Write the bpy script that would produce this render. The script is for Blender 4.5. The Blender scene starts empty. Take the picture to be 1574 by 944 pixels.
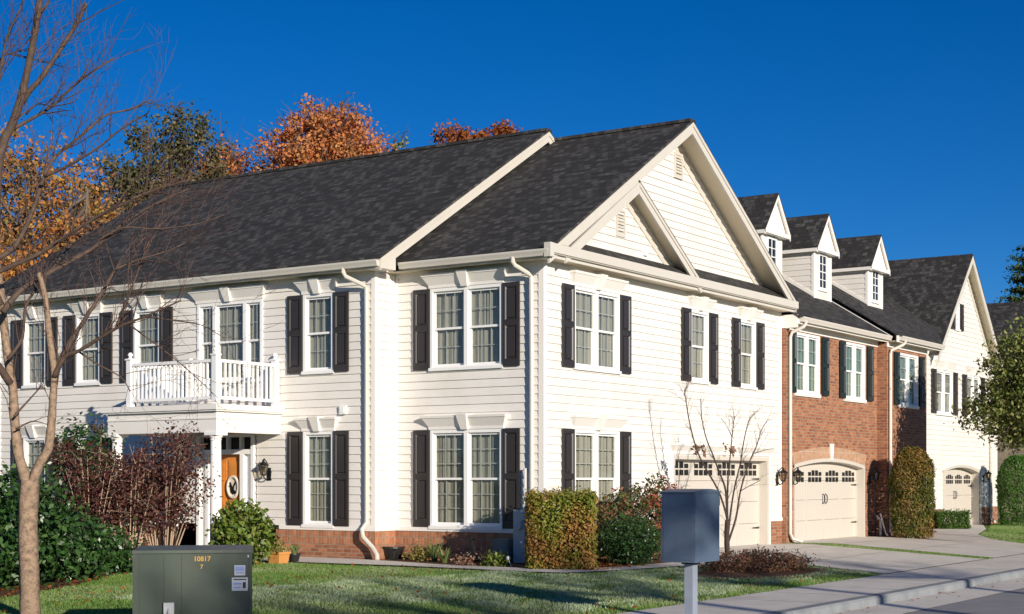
import bpy, math, random
import numpy as np
from mathutils import Vector, Matrix
random.seed(7)
R = math.radians
SC = bpy.context.scene
COL = SC.collection

# ------------------------------------------------------------------ camera calibration
# X runs along the gable (street) front, Y along the entrance front, Z up; the house corner is the origin
F = 2350.6; HZ = 736.3; CX = 787.0
TH = math.atan((2355.5 - 787) / F); SN, CS = math.sin(TH), math.cos(TH)
CAM = (-24.1984, -15.4425, 1.70)

def ray(x, y):
    u = (x - CX) / F
    return (u * SN + CS, -u * CS + SN, -(y - HZ) / F)

def at(x, y, d):
    """point seen at photo position x, y at distance d"""
    r = ray(x, y)
    return Vector((CAM[0] + d * r[0], CAM[1] + d * r[1], CAM[2] + d * r[2]))

# ------------------------------------------------------------------ materials
def newmat(name):
    m = bpy.data.materials.new(name); m.use_nodes = True
    nt = m.node_tree
    return m, nt, nt.nodes['Principled BSDF'], nt.nodes['Material Output']

def N(nt, t, **kw):
    n = nt.nodes.new(t)
    for k, v in kw.items():
        if k.startswith('_'): setattr(n, k[1:], v)
        else: n.inputs[k.replace('__', ' ')].default_value = v
    return n

def c4(c): return (c[0], c[1], c[2], 1)

def plain(name, col, rough=.5, var=.06, scale=3.0, bump=0.0, bscale=60, metal=0, detail=4, spec=.5, grime=None):
    m, nt, bs, out = newmat(name)
    tc = N(nt, 'ShaderNodeTexCoord')
    nz = N(nt, 'ShaderNodeTexNoise', Scale=scale, Detail=detail, Roughness=.6)
    nt.links.new(tc.outputs['Object'], nz.inputs['Vector'])
    mx = N(nt, 'ShaderNodeMixRGB'); mx.blend_type = 'MIX'
    mx.inputs[1].default_value = c4([v * (1 - var) for v in col])
    mx.inputs[2].default_value = c4([min(1, v * (1 + var)) for v in col])
    nt.links.new(nz.outputs['Fac'], mx.inputs[0])
    last = mx.outputs[0]
    if grime:
        n2 = N(nt, 'ShaderNodeTexNoise', Scale=grime[1], Detail=6, Roughness=.7)
        nt.links.new(tc.outputs['Object'], n2.inputs['Vector'])
        rp = N(nt, 'ShaderNodeValToRGB'); rp.color_ramp.elements[0].position = .45; rp.color_ramp.elements[1].position = .75
        rp.color_ramp.elements[1].color = (grime[2],) * 3 + (1,)
        rp.color_ramp.elements[0].color = (0, 0, 0, 1)
        nt.links.new(n2.outputs['Fac'], rp.inputs[0])
        m2 = N(nt, 'ShaderNodeMixRGB'); m2.inputs[2].default_value = c4(grime[0])
        nt.links.new(rp.outputs[0], m2.inputs[0]); nt.links.new(last, m2.inputs[1]); last = m2.outputs[0]
    nt.links.new(last, bs.inputs['Base Color'])
    bs.inputs['Roughness'].default_value = rough; bs.inputs['Metallic'].default_value = metal
    bs.inputs['Specular IOR Level'].default_value = spec
    if bump:
        nb = N(nt, 'ShaderNodeTexNoise', Scale=bscale, Detail=5)
        nt.links.new(tc.outputs['Object'], nb.inputs['Vector'])
        b = N(nt, 'ShaderNodeBump', Strength=bump, Distance=.01)
        nt.links.new(nb.outputs['Fac'], b.inputs['Height']); nt.links.new(b.outputs[0], bs.inputs['Normal'])
    return m

def brickmat(name, c1, c2, mortar, bw, bh, ms, offset=.5, rough=.85, bumpd=.006, rot=False, noise=.35, spec=.3):
    m, nt, bs, out = newmat(name)
    uv = N(nt, 'ShaderNodeUVMap')
    vec = uv.outputs[0]
    if rot:
        mp = N(nt, 'ShaderNodeMapping'); mp.inputs['Rotation'].default_value = (0, 0, R(90))
        nt.links.new(vec, mp.inputs[0]); vec = mp.outputs[0]
    br = N(nt, 'ShaderNodeTexBrick', Scale=1.0)
    br.offset = offset; br.squash = 1
    br.inputs['Color1'].default_value = c4(c1); br.inputs['Color2'].default_value = c4(c2); br.inputs['Mortar'].default_value = c4(mortar)
    br.inputs['Mortar Size'].default_value = ms; br.inputs['Brick Width'].default_value = bw; br.inputs['Row Height'].default_value = bh
    br.inputs['Mortar Smooth'].default_value = .2
    nt.links.new(vec, br.inputs['Vector'])
    nz = N(nt, 'ShaderNodeTexNoise', Scale=7.0, Detail=8, Roughness=.75)
    nt.links.new(vec, nz.inputs['Vector'])
    ml = N(nt, 'ShaderNodeMixRGB'); ml.blend_type = 'MULTIPLY'; ml.inputs[0].default_value = 1
    rp = N(nt, 'ShaderNodeValToRGB')
    rp.color_ramp.elements[0].color = (1 - noise,) * 3 + (1,); rp.color_ramp.elements[1].color = (1 + noise * .6,) * 3 + (1,)
    rp.color_ramp.elements[0].position = .3; rp.color_ramp.elements[1].position = .72
    nt.links.new(nz.outputs['Fac'], rp.inputs[0])
    nt.links.new(br.outputs['Color'], ml.inputs[1]); nt.links.new(rp.outputs[0], ml.inputs[2])
    nt.links.new(ml.outputs[0], bs.inputs['Base Color'])
    bs.inputs['Roughness'].default_value = rough; bs.inputs['Specular IOR Level'].default_value = spec
    inv = N(nt, 'ShaderNodeMath'); inv.operation = 'MULTIPLY_ADD'
    inv.inputs[1].default_value = -1; inv.inputs[2].default_value = 1
    nt.links.new(br.outputs['Fac'], inv.inputs[0])
    ad = N(nt, 'ShaderNodeMath'); ad.operation = 'MULTIPLY_ADD'; ad.inputs[1].default_value = .5
    nt.links.new(nz.outputs['Fac'], ad.inputs[0]); nt.links.new(inv.outputs[0], ad.inputs[2])
    b = N(nt, 'ShaderNodeBump', Strength=.8, Distance=bumpd)
    nt.links.new(ad.outputs[0], b.inputs['Height']); nt.links.new(b.outputs[0], bs.inputs['Normal'])
    return m

def shinglemat(name, lo, hi, warm):
    """asphalt shingles: rows of tabs, each tab with its own tone"""
    m, nt, bs, out = newmat(name)
    uv = N(nt, 'ShaderNodeUVMap')
    br = N(nt, 'ShaderNodeTexBrick', Scale=1.0); br.offset = .43; br.offset_frequency = 2
    br.inputs['Color1'].default_value = c4(lo); br.inputs['Color2'].default_value = c4(hi)
    br.inputs['Mortar'].default_value = c4([v * .55 for v in lo])
    br.inputs['Mortar Size'].default_value = .007; br.inputs['Brick Width'].default_value = .155; br.inputs['Row Height'].default_value = .142
    br.inputs['Bias'].default_value = -.38
    nt.links.new(uv.outputs[0], br.inputs['Vector'])
    br2 = N(nt, 'ShaderNodeTexBrick', Scale=1.0); br2.offset = .31; br2.offset_frequency = 3
    br2.inputs['Color1'].default_value = (.8, .8, .8, 1); br2.inputs['Color2'].default_value = (1.25, 1.23, 1.2, 1); br2.inputs['Mortar'].default_value = (.9, .9, .9, 1)
    br2.inputs['Mortar Size'].default_value = .0; br2.inputs['Brick Width'].default_value = .31; br2.inputs['Row Height'].default_value = .142
    nt.links.new(uv.outputs[0], br2.inputs['Vector'])
    ml = N(nt, 'ShaderNodeMixRGB'); ml.blend_type = 'MULTIPLY'; ml.inputs[0].default_value = .5
    nt.links.new(br.outputs['Color'], ml.inputs[1]); nt.links.new(br2.outputs['Color'], ml.inputs[2])
    nz = N(nt, 'ShaderNodeTexNoise', Scale=.6, Detail=5)
    nt.links.new(uv.outputs[0], nz.inputs['Vector'])
    mg = N(nt, 'ShaderNodeMapping'); mg.inputs['Scale'].default_value = (1, 1.6, 1); nt.links.new(uv.outputs[0], mg.inputs[0])
    gn = N(nt, 'ShaderNodeTexNoise', Scale=8.5, Detail=6, Roughness=.8); nt.links.new(mg.outputs[0], gn.inputs['Vector'])
    gr_ = N(nt, 'ShaderNodeValToRGB'); gr_.color_ramp.elements[0].position = .36; gr_.color_ramp.elements[1].position = .66
    gr_.color_ramp.elements[0].color = (.45, .45, .45, 1); gr_.color_ramp.elements[1].color = (1.7, 1.7, 1.7, 1); nt.links.new(gn.outputs['Fac'], gr_.inputs[0])
    mgr = N(nt, 'ShaderNodeMixRGB'); mgr.blend_type = 'MULTIPLY'; mgr.inputs[0].default_value = .75
    nt.links.new(ml.outputs[0], mgr.inputs[1]); nt.links.new(gr_.outputs[0], mgr.inputs[2]); ml = mgr
    m2 = N(nt, 'ShaderNodeMixRGB'); m2.inputs[2].default_value = c4(warm)
    mt = N(nt, 'ShaderNodeMath'); mt.operation = 'MULTIPLY'; mt.inputs[1].default_value = .35
    nt.links.new(nz.outputs['Fac'], mt.inputs[0]); nt.links.new(mt.outputs[0], m2.inputs[0]); nt.links.new(ml.outputs[0], m2.inputs[1])
    nt.links.new(m2.outputs[0], bs.inputs['Base Color'])
    bs.inputs['Roughness'].default_value = .9; bs.inputs['Specular IOR Level'].default_value = .25
    n3 = N(nt, 'ShaderNodeTexNoise', Scale=55.0, Detail=3); nt.links.new(uv.outputs[0], n3.inputs['Vector'])
    sp = N(nt, 'ShaderNodeSeparateXYZ'); nt.links.new(uv.outputs[0], sp.inputs[0])
    dv = N(nt, 'ShaderNodeMath'); dv.operation = 'DIVIDE'; dv.inputs[1].default_value = .142; nt.links.new(sp.outputs[1], dv.inputs[0])
    fr = N(nt, 'ShaderNodeMath'); fr.operation = 'FRACT'; nt.links.new(dv.outputs[0], fr.inputs[0])
    sb = N(nt, 'ShaderNodeMath'); sb.operation = 'SUBTRACT'; nt.links.new(n3.outputs['Fac'], sb.inputs[0]); nt.links.new(fr.outputs[0], sb.inputs[1])
    a2 = N(nt, 'ShaderNodeMixRGB'); a2.blend_type = 'ADD'; a2.inputs[0].default_value = .7
    nt.links.new(sb.outputs[0], a2.inputs[1]); nt.links.new(br2.outputs['Color'], a2.inputs[2])
    b = N(nt, 'ShaderNodeBump', Strength=.7, Distance=.012)
    nt.links.new(a2.outputs[0], b.inputs['Height']); nt.links.new(b.outputs[0], bs.inputs['Normal'])
    return m

def leafmat(name, cols, rough=.55, trans=.35, spec=.3, posvar=None):
    """one colour per leaf, picked at random from the list"""
    m, nt, bs, out = newmat(name)
    g = N(nt, 'ShaderNodeNewGeometry')
    rp = N(nt, 'ShaderNodeValToRGB'); cr = rp.color_ramp; cr.interpolation = 'LINEAR'
    while len(cr.elements) < len(cols): cr.elements.new(.5)
    for i, c in enumerate(cols):
        cr.elements[i].position = i / (len(cols) - 1); cr.elements[i].color = c4(c)
    fac = g.outputs['Random Per Island']
    if posvar:
        tc = N(nt, 'ShaderNodeTexCoord')
        nz = N(nt, 'ShaderNodeTexNoise', Scale=posvar[0], Detail=2); nt.links.new(tc.outputs['Object'], nz.inputs['Vector'])
        mr = N(nt, 'ShaderNodeMapRange'); mr.inputs['From Min'].default_value = .35; mr.inputs['From Max'].default_value = .65
        nt.links.new(nz.outputs['Fac'], mr.inputs['Value'])
        mx = N(nt, 'ShaderNodeMix'); mx.inputs[0].default_value = posvar[1]
        nt.links.new(fac, mx.inputs[2]); nt.links.new(mr.outputs[0], mx.inputs[3]); fac = mx.outputs[0]
    nt.links.new(fac, rp.inputs[0])
    nt.links.new(rp.outputs[0], bs.inputs['Base Color'])
    bs.inputs['Roughness'].default_value = rough; bs.inputs['Specular IOR Level'].default_value = spec
    tr = N(nt, 'ShaderNodeBsdfTranslucent'); nt.links.new(rp.outputs[0], tr.inputs['Color'])
    ms = N(nt, 'ShaderNodeMixShader'); ms.inputs[0].default_value = trans
    nt.links.new(bs.outputs[0], ms.inputs[1]); nt.links.new(tr.outputs[0], ms.inputs[2]); nt.links.new(ms.outputs[0], out.inputs[0])
    return m

def glassmat(name, tint=(.86, .87, .85), ior=1.5):
    m, nt, bs, out = newmat(name); nt.nodes.remove(bs)
    t = N(nt, 'ShaderNodeBsdfTransparent'); t.inputs[0].default_value = c4(tint)
    g = N(nt, 'ShaderNodeBsdfGlossy', Roughness=.02); g.inputs[0].default_value = (.9, .95, .95, 1)
    f = N(nt, 'ShaderNodeFresnel', IOR=ior)
    ge = N(nt, 'ShaderNodeNewGeometry'); mi = N(nt, 'ShaderNodeMix'); mi.inputs[2].default_value = ior; mi.inputs[3].default_value = 1 / ior
    nt.links.new(ge.outputs['Backfacing'], mi.inputs[0]); nt.links.new(mi.outputs[0], f.inputs[0])      # a thin sheet reflects alike from both sides
    tc = N(nt, 'ShaderNodeTexCoord'); nz = N(nt, 'ShaderNodeTexNoise', Scale=1.3, Detail=1)
    nt.links.new(tc.outputs['Object'], nz.inputs['Vector'])
    b = N(nt, 'ShaderNodeBump', Strength=.06, Distance=.05); nt.links.new(nz.outputs['Fac'], b.inputs['Height']); nt.links.new(b.outputs[0], g.inputs['Normal'])
    ad = N(nt, 'ShaderNodeMath'); ad.operation = 'MULTIPLY_ADD'; ad.inputs[1].default_value = 1.1; ad.inputs[2].default_value = .03
    nt.links.new(f.outputs[0], ad.inputs[0])
    mx = N(nt, 'ShaderNodeMixShader'); nt.links.new(ad.outputs[0], mx.inputs[0])
    nt.links.new(t.outputs[0], mx.inputs[1]); nt.links.new(g.outputs[0], mx.inputs[2]); nt.links.new(mx.outputs[0], out.inputs[0])
    return m

def groundmat(name, c1, c2, c3, s1, s2, rough=.95, bump=.5, dist=.02, bs_=25):
    m, nt, bs, out = newmat(name)
    tc = N(nt, 'ShaderNodeTexCoord')
    n1 = N(nt, 'ShaderNodeTexNoise', Scale=s1, Detail=8, Roughness=.7); nt.links.new(tc.outputs['Object'], n1.inputs['Vector'])
    n2 = N(nt, 'ShaderNodeTexNoise', Scale=s2, Detail=6, Roughness=.7); nt.links.new(tc.outputs['Object'], n2.inputs['Vector'])
    r1 = N(nt, 'ShaderNodeValToRGB'); r1.color_ramp.elements[0].position = .35; r1.color_ramp.elements[1].position = .65
    r1.color_ramp.elements[0].color = c4(c1); r1.color_ramp.elements[1].color = c4(c2)
    nt.links.new(n1.outputs['Fac'], r1.inputs[0])
    r2 = N(nt, 'ShaderNodeValToRGB'); r2.color_ramp.elements[0].position = .5; r2.color_ramp.elements[1].position = .75
    r2.color_ramp.elements[0].color = (0, 0, 0, 1); r2.color_ramp.elements[1].color = (.7, .7, .7, 1)
    nt.links.new(n2.outputs['Fac'], r2.inputs[0])
    mx = N(nt, 'ShaderNodeMixRGB'); mx.inputs[2].default_value = c4(c3)
    nt.links.new(r2.outputs[0], mx.inputs[0]); nt.links.new(r1.outputs[0], mx.inputs[1]); nt.links.new(mx.outputs[0], bs.inputs['Base Color'])
    bs.inputs['Roughness'].default_value = rough; bs.inputs['Specular IOR Level'].default_value = .25
    n3 = N(nt, 'ShaderNodeTexNoise', Scale=bs_, Detail=6); nt.links.new(tc.outputs['Object'], n3.inputs['Vector'])
    b = N(nt, 'ShaderNodeBump', Strength=bump, Distance=dist); nt.links.new(n3.outputs['Fac'], b.inputs['Height']); nt.links.new(b.outputs[0], bs.inputs['Normal'])
    return m

M = {}
M['siding'] = plain('siding', (.77, .742, .70), .55, .03, 1.2, grime=((.64, .58, .50), .8, .5))
M['trim'] = plain('trim_white', (.82, .79, .745), .45, .02, 2)
M['white'] = plain('vinyl_white', (.84, .835, .82), .4, .015, 2)
M['cream'] = plain('gutter_cream', (.60, .57, .51), .45, .04, 2, grime=((.52, .46, .38), 2.5, .3))
M['creamdoor'] = plain('door_cream', (.58, .535, .47), .5, .02, 2)
M['muntin'] = plain('muntin_grey', (.50, .51, .47), .5, .02, 2)
M['soffit'] = plain('soffit_tan', (.62, .54, .40), .6, .04, 2)
M['shutter'] = plain('shutter_brown', (.034, .029, .028), .38, .1, 4)
M['shuttergreen'] = plain('shutter_green', (.016, .026, .026), .38, .1, 4)
M['roof'] = shinglemat('shingles_charcoal', (.030, .0295, .0295), (.132, .128, .126), (.052, .048, .046))
M['brick'] = brickmat('brick_red', (.46, .19, .095), (.25, .09, .05), (.33, .24, .17), .215, .0765, .011)
M['soldier'] = brickmat('brick_soldier', (.52, .22, .11), (.37, .135, .065), (.33, .24, .17), .075, .27, .011, offset=0)
M['archbrick'] = brickmat('brick_arch', (.52, .29, .17), (.44, .23, .13), (.52, .42, .32), .075, .30, .010, offset=0)
M['glass'] = glassmat('window_glass')
M['curtain'] = plain('curtain_sheer', (.32, .315, .265), .9, .12, 6)
M['curtain_b'] = plain('curtain_grey', (.28, .28, .25), .9, .12, 6); M['curtain_c'] = plain('curtain_pale', (.38, .37, .31), .9, .12, 6)
M['curtainreflect'] = plain('curtain_green_reflection', (.17, .255, .185), .9, .2, 5)  # green reflection on the brick houses' panes painted into the curtain colour
M['dark'] = plain('dark_interior', (.012, .012, .012), .6, .2, 4)
M['black'] = plain('black_iron', (.012, .012, .013), .4, .2, 9, metal=.3)
M['wooddoor'] = plain('oak_door', (.62, .235, .045), .4, .25, 5, bump=.2)
M['concrete'] = groundmat('concrete_pale', (.60, .56, .50), (.71, .67, .61), (.46, .42, .37), 1.9, .55, .9, .3, .004, 90)
M['kerb'] = groundmat('kerb_concrete', (.20, .22, .24), (.28, .29, .30), (.13, .14, .14), 2.5, 1.2, .9, .3, .005, 60)
M['asphalt'] = groundmat('asphalt_worn', (.24, .24, .25), (.29, .285, .29), (.33, .32, .31), 3, .7, .92, .5, .004, 150)
M['lawn'] = groundmat('lawn_soil', (.065, .14, .022), (.11, .21, .035), (.19, .22, .09), 1.8, .5, .95, .8, .03, 30)
M['mulch'] = groundmat('bark_mulch', (.10, .05, .028), (.17, .085, .045), (.05, .028, .018), 14, 3, .95, 1, .04, 35)
M['bark'] = plain('bark_cherry', (.31, .215, .145), .85, .45, 16, bump=1.2, bscale=34, grime=((.06, .04, .03), 17, .95))
M['barklimb'] = plain('bark_limb', (.075, .048, .036), .85, .45, 14, bump=.7, bscale=40, grime=((.22, .15, .10), 9, .45))
M['twig'] = plain('twig_brown', (.075, .042, .034), .8, .3, 12)
M['barkdark'] = plain('bark_dark', (.05, .033, .026), .85, .35, 10, bump=.5)
M['barkgrey'] = plain('bark_grey', (.15, .115, .09), .9, .3, 6, bump=.5)
M['stempale'] = plain('stem_pale', (.42, .30, .21), .85, .25, 12)
M['box_green'] = plain('transformer_green', (.036, .054, .038), .42, .12, 2.0, grime=((.07, .08, .055), 2.3, .5))
M['grey_box'] = plain('cabinet_grey', (.092, .132, .20), .42, .08, 2, metal=0, grime=((.145, .17, .20), 1.8, .6))
M['post_grey'] = plain('post_grey', (.26, .30, .37), .5, .08, 3, grime=((.12, .12, .12), 4, .4))
M['sticker'] = plain('sticker_pale', (.55, .56, .60), .5, .08, 8)
M['stickerblue'] = plain('sticker_blue', (.27, .34, .62), .5, .2, 12)
M['stickerdark'] = plain('sticker_dark', (.02, .02, .03), .5, .1, 12)
M['digit'] = plain('digit_yellow', (.62, .33, .04), .5, .1, 12)
M['grey'] = plain('meter_grey', (.58, .58, .57), .5, .08, 4)
M['greydark'] = plain('utility_grey', (.20, .22, .21), .55, .1, 4)
M['terracotta'] = plain('pot_terracotta', (.58, .26, .07), .75, .15, 9, bump=.2)
M['blackpot'] = plain('pot_black', (.018, .018, .018), .4, .2, 6)
M['lampglass'] = glassmat('lantern_glass', (.8, .75, .6))
M['wreath'] = plain('wreath_cream', (.66, .60, .50), .85, .1, 30, bump=.6)

# ------------------------------------------------------------------ mesh builder
class MB:
    def __init__(s): s.v = []; s.f = []; s.mi = []; s.cur = 0
    def add(s, vs, fs):
        o = len(s.v); s.v += [tuple(p) for p in vs]
        for f in fs: s.f.append([o + i for i in f]); s.mi.append(s.cur)
        return s
    def box(s, x0, x1, y0, y1, z0, z1):
        x0, x1 = sorted((x0, x1)); y0, y1 = sorted((y0, y1)); z0, z1 = sorted((z0, z1))
        return s.add([(x0, y0, z0), (x1, y0, z0), (x1, y1, z0), (x0, y1, z0), (x0, y0, z1), (x1, y0, z1), (x1, y1, z1), (x0, y1, z1)],
              [(3, 2, 1, 0), (4, 5, 6, 7), (0, 1, 5, 4), (1, 2, 6, 5), (2, 3, 7, 6), (3, 0, 4, 7)])
    def quad(s, *p): return s.add(p, [tuple(range(len(p)))])
    def prism(s, poly, vec):
        """closed polygon (3d points) extruded by vec"""
        n = len(poly); vec = Vector(vec)
        a = [Vector(p) for p in poly]; b = [p + vec for p in a]
        nrm = Vector((0, 0, 0))
        for i in range(n):
            p, q = a[i], a[(i + 1) % n]
            nrm += p.cross(q)
        if nrm.dot(vec) > 0: a.reverse(); b.reverse()
        fs = [tuple(range(n)), tuple(range(2 * n - 1, n - 1, -1))]
        for i in range(n):
            j = (i + 1) % n
            fs.append((i, i + n, j + n, j))
        return s.add(a + b, fs)
    def frustum(s, q0, q1):
        """two quads joined into a closed solid"""
        return s.add(list(q0) + list(q1), [(3, 2, 1, 0), (4, 5, 6, 7), (0, 1, 5, 4), (1, 2, 6, 5), (2, 3, 7, 6), (3, 0, 4, 7)])
    def tube(s, pts, rad, n=6, cap=True):
        pts = [Vector(p) for p in pts]
        if not isinstance(rad, (list, tuple)): rad = [rad] * len(pts)
        o = len(s.v); up = None
        for i, p in enumerate(pts):
            d = (pts[min(i + 1, len(pts) - 1)] - pts[max(i - 1, 0)])
            if d.length < 1e-7: d = Vector((0, 0, 1))
            d.normalize()
            if up is None: up = Vector((1, 0, 0)) if abs(d.x) < .8 else Vector((0, 1, 0))
            a = (up - d * up.dot(d)).normalized(); b = d.cross(a); up = a
            for k in range(n):
                t = 2 * math.pi * k / n
                s.v.append(tuple(p + (a * math.cos(t) + b * math.sin(t)) * rad[i]))
        for i in range(len(pts) - 1):
            for k in range(n):
                k2 = (k + 1) % n
                s.f.append([o + i * n + k, o + i * n + k2, o + (i + 1) * n + k2, o + (i + 1) * n + k]); s.mi.append(s.cur)
        if cap:
            s.f.append([o + k for k in range(n - 1, -1, -1)]); s.mi.append(s.cur)
            e = o + (len(pts) - 1) * n
            s.f.append([e + k for k in range(n)]); s.mi.append(s.cur)
        return s
    def lathe(s, prof, c, n=16):
        """prof: list of (r, z)"""
        o = len(s.v)
        for r, z in prof:
            for k in range(n):
                t = 2 * math.pi * k / n
                s.v.append((c[0] + r * math.cos(t), c[1] + r * math.sin(t), c[2] + z))
        for i in range(len(prof) - 1):
            for k in range(n):
                k2 = (k + 1) % n
                s.f.append([o + i * n + k, o + i * n + k2, o + (i + 1) * n + k2, o + (i + 1) * n + k]); s.mi.append(s.cur)
        s.f.append([o + k for k in range(n - 1, -1, -1)]); s.mi.append(s.cur)
        e = o + (len(prof) - 1) * n
        s.f.append([e + k for k in range(n)]); s.mi.append(s.cur)
        return s
    def build(s, name, mats, parent=None, smooth=False, loc=None):
        o3 = Vector((0, 0, 0))
        if parent is not None:
            q = parent
            while q.parent is not None: q = q.parent
            o3 = q.location.copy()
        elif loc is not None: o3 = Vector(loc)
        me = bpy.data.meshes.new(name)
        me.from_pydata([(v[0] - o3.x, v[1] - o3.y, v[2] - o3.z) for v in s.v], [], s.f)
        if not isinstance(mats, (list, tuple)): mats = [mats]
        for m in mats: me.materials.append(m)
        if len(mats) > 1: me.polygons.foreach_set('material_index', s.mi)
        uvl = me.uv_layers.new(name='UVMap')
        co = s.v
        for p in me.polygons:
            n = p.normal
            if abs(n.z) > .97: u = Vector((1, 0, 0)); v = Vector((0, 1, 0))
            else:
                u = Vector((-n.y, n.x, 0)).normalized(); v = n.cross(u)
            for li in p.loop_indices:
                c = Vector(co[me.loops[li].vertex_index])
                uvl.data[li].uv = (c.dot(u), c.dot(v))
        if smooth: me.polygons.foreach_set('use_smooth', [True] * len(me.polygons))
        me.update()
        o = bpy.data.objects.new(name, me); COL.objects.link(o)
        if parent is not None: o.parent = parent
        elif loc is not None: o.location = loc
        return o

def tag(o, label=None, cat=None, group=None, kind=None):
    if label: o['label'] = label
    if cat: o['category'] = cat
    if group: o['group'] = group
    if kind: o['kind'] = kind
    return o

def thing(name, label, cat, loc, group=None):
    o = bpy.data.objects.new(name, None); COL.objects.link(o); o.location = loc
    o.empty_display_size = .2
    return tag(o, label, cat, group)

def npmesh(name, verts, quads, mats, parent=None, loc=None):
    """large meshes of loose quads from numpy arrays"""
    o3 = np.zeros(3)
    if parent is not None:
        q = parent
        while q.parent is not None: q = q.parent
        o3 = np.array(q.location)
    elif loc is not None: o3 = np.array(loc)
    me = bpy.data.meshes.new(name)
    k = quads.shape[1]
    me.vertices.add(len(verts)); me.vertices.foreach_set('co', (verts - o3).astype(np.float32).ravel())
    me.loops.add(quads.size); me.loops.foreach_set('vertex_index', quads.astype(np.int32).ravel())
    me.polygons.add(len(quads)); me.polygons.foreach_set('loop_start', np.arange(0, quads.size, k, dtype=np.int32))
    me.polygons.foreach_set('loop_total', np.full(len(quads), k, dtype=np.int32))
    if not isinstance(mats, (list, tuple)): mats = [mats]
    for m in mats: me.materials.append(m)
    me.update(calc_edges=True); me.validate()
    o = bpy.data.objects.new(name, me); COL.objects.link(o)
    if parent is not None: o.parent = parent
    elif loc is not None: o.location = loc
    return o

# ------------------------------------------------------------------ plants
RNG = np.random.default_rng(11)

def leaf_quads(pts, size, aspect=.55, up=.25, jit=.35, out=None, outw=0.0, droop=0):
    """a rhombic leaf at every point"""
    n = len(pts)
    nr = RNG.normal(size=(n, 3)); nr[:, 2] += up
    nr /= np.linalg.norm(nr, axis=1, keepdims=True)
    if out is not None: nr = nr + out * outw; nr /= np.linalg.norm(nr, axis=1, keepdims=True)
    t = RNG.normal(size=(n, 3)); t[:, 2] -= droop
    t -= nr * (t * nr).sum(1, keepdims=True); t /= np.linalg.norm(t, axis=1, keepdims=True)
    b = np.cross(nr, t)
    L = size * (1 + jit * RNG.uniform(-1, 1, size=(n, 1)))
    W = L * aspect
    fold = nr * L * .12
    v = np.stack([pts - t * L * .5, pts + b * W * .5 + fold, pts + t * L * .5, pts - b * W * .5 + fold], 1).reshape(-1, 3)
    q = np.arange(4 * n).reshape(n, 4)
    return v, q

def lobes_points(lobes, ncl, per, spread, shell=.55):
    """cluster centres in ellipsoids, then leaves round every centre"""
    vols = np.array([l[3] * l[4] * l[5] for l in lobes]); vols = vols / vols.sum()
    cs = []
    for l, w in zip(lobes, vols):
        n = max(2, int(ncl * w))
        d = RNG.normal(size=(n, 3)); d /= np.linalg.norm(d, axis=1, keepdims=True)
        r = shell + (1 - shell) * RNG.uniform(0, 1, size=(n, 1)) ** .7
        r *= np.where(RNG.uniform(size=(n, 1)) < .2, .6, 1)
        cs.append(np.array(l[:3]) + d * r * np.array(l[3:6]))
    cs = np.concatenate(cs)
    sp = spread * RNG.uniform(.5, 1.3, size=(len(cs), 1, 1))
    p = cs[:, None, :] + RNG.normal(size=(len(cs), per, 3)) * sp * np.array([1, 1, .75])
    return cs, p.reshape(-1, 3)

def limbs_to(mb, base, top, targets, r0, n=5, bend=.25):
    """curved limbs from points on the trunk to targets"""
    base = Vector(base); top = Vector(top)
    for t in targets:
        t = Vector(t)
        f = random.uniform(.45, 1.0)
        a = base.lerp(top, f)
        L = (t - a).length
        mid = a.lerp(t, .5) + Vector((random.uniform(-1, 1), random.uniform(-1, 1), random.uniform(-.2, 1))) * L * bend * .5
        pts = [a, a.lerp(mid, .6).lerp(mid, .3), mid, mid.lerp(t, .55), t]
        r = r0 * (1.15 - f * .6) * random.uniform(.35, .7)
        mb.tube(pts, [r, r * .8, r * .6, r * .4, r * .15], n, cap=False)

def tree(name, label, cat, base, trunk_top, r, lobes, ncl, per, spread, leaf, lmat, bmat, group=None, nl=26, aspect=.6, shell=.5, twigs=0, up=.25):
    t = thing(name, label, cat, base, group)
    mb = MB()
    b = Vector(base); tt = Vector(trunk_top)
    pts = [b + Vector((0, 0, -.1))] + [b.lerp(tt, k / 6) + Vector((random.uniform(-1, 1), random.uniform(-1, 1), 0)) * r * .5 for k in range(1, 6)] + [tt]
    mb.tube(pts, [r * 1.3, r, r * .9, r * .78, r * .62, r * .45, r * .2], 9)
    cs, p = lobes_points(lobes, ncl, per, spread, shell)
    idx = RNG.choice(len(cs), size=min(nl, len(cs)), replace=False)
    limbs_to(mb, b.lerp(tt, .35), tt, [cs[i] for i in idx], r)
    if twigs:
        for i in RNG.choice(len(cs), size=min(twigs, len(cs)), replace=False):
            c = Vector(cs[i]); d = (c - tt); d.z = abs(d.z) + .5; d.normalize()
            for _ in range(3):
                e = c + (d + Vector((random.uniform(-.5, .5), random.uniform(-.5, .5), random.uniform(-.1, .6)))) * spread * random.uniform(1.4, 3.0)
                mb.tube([c, c.lerp(e, .5) + Vector((0, 0, .05)), e], [.02, .014, .006], 3, cap=False)
    mb.build('trunk', bmat, t, smooth=True)
    v, q = leaf_quads(p, leaf, aspect, up)
    npmesh('crown', v, q, lmat, t)
    return t

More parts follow.
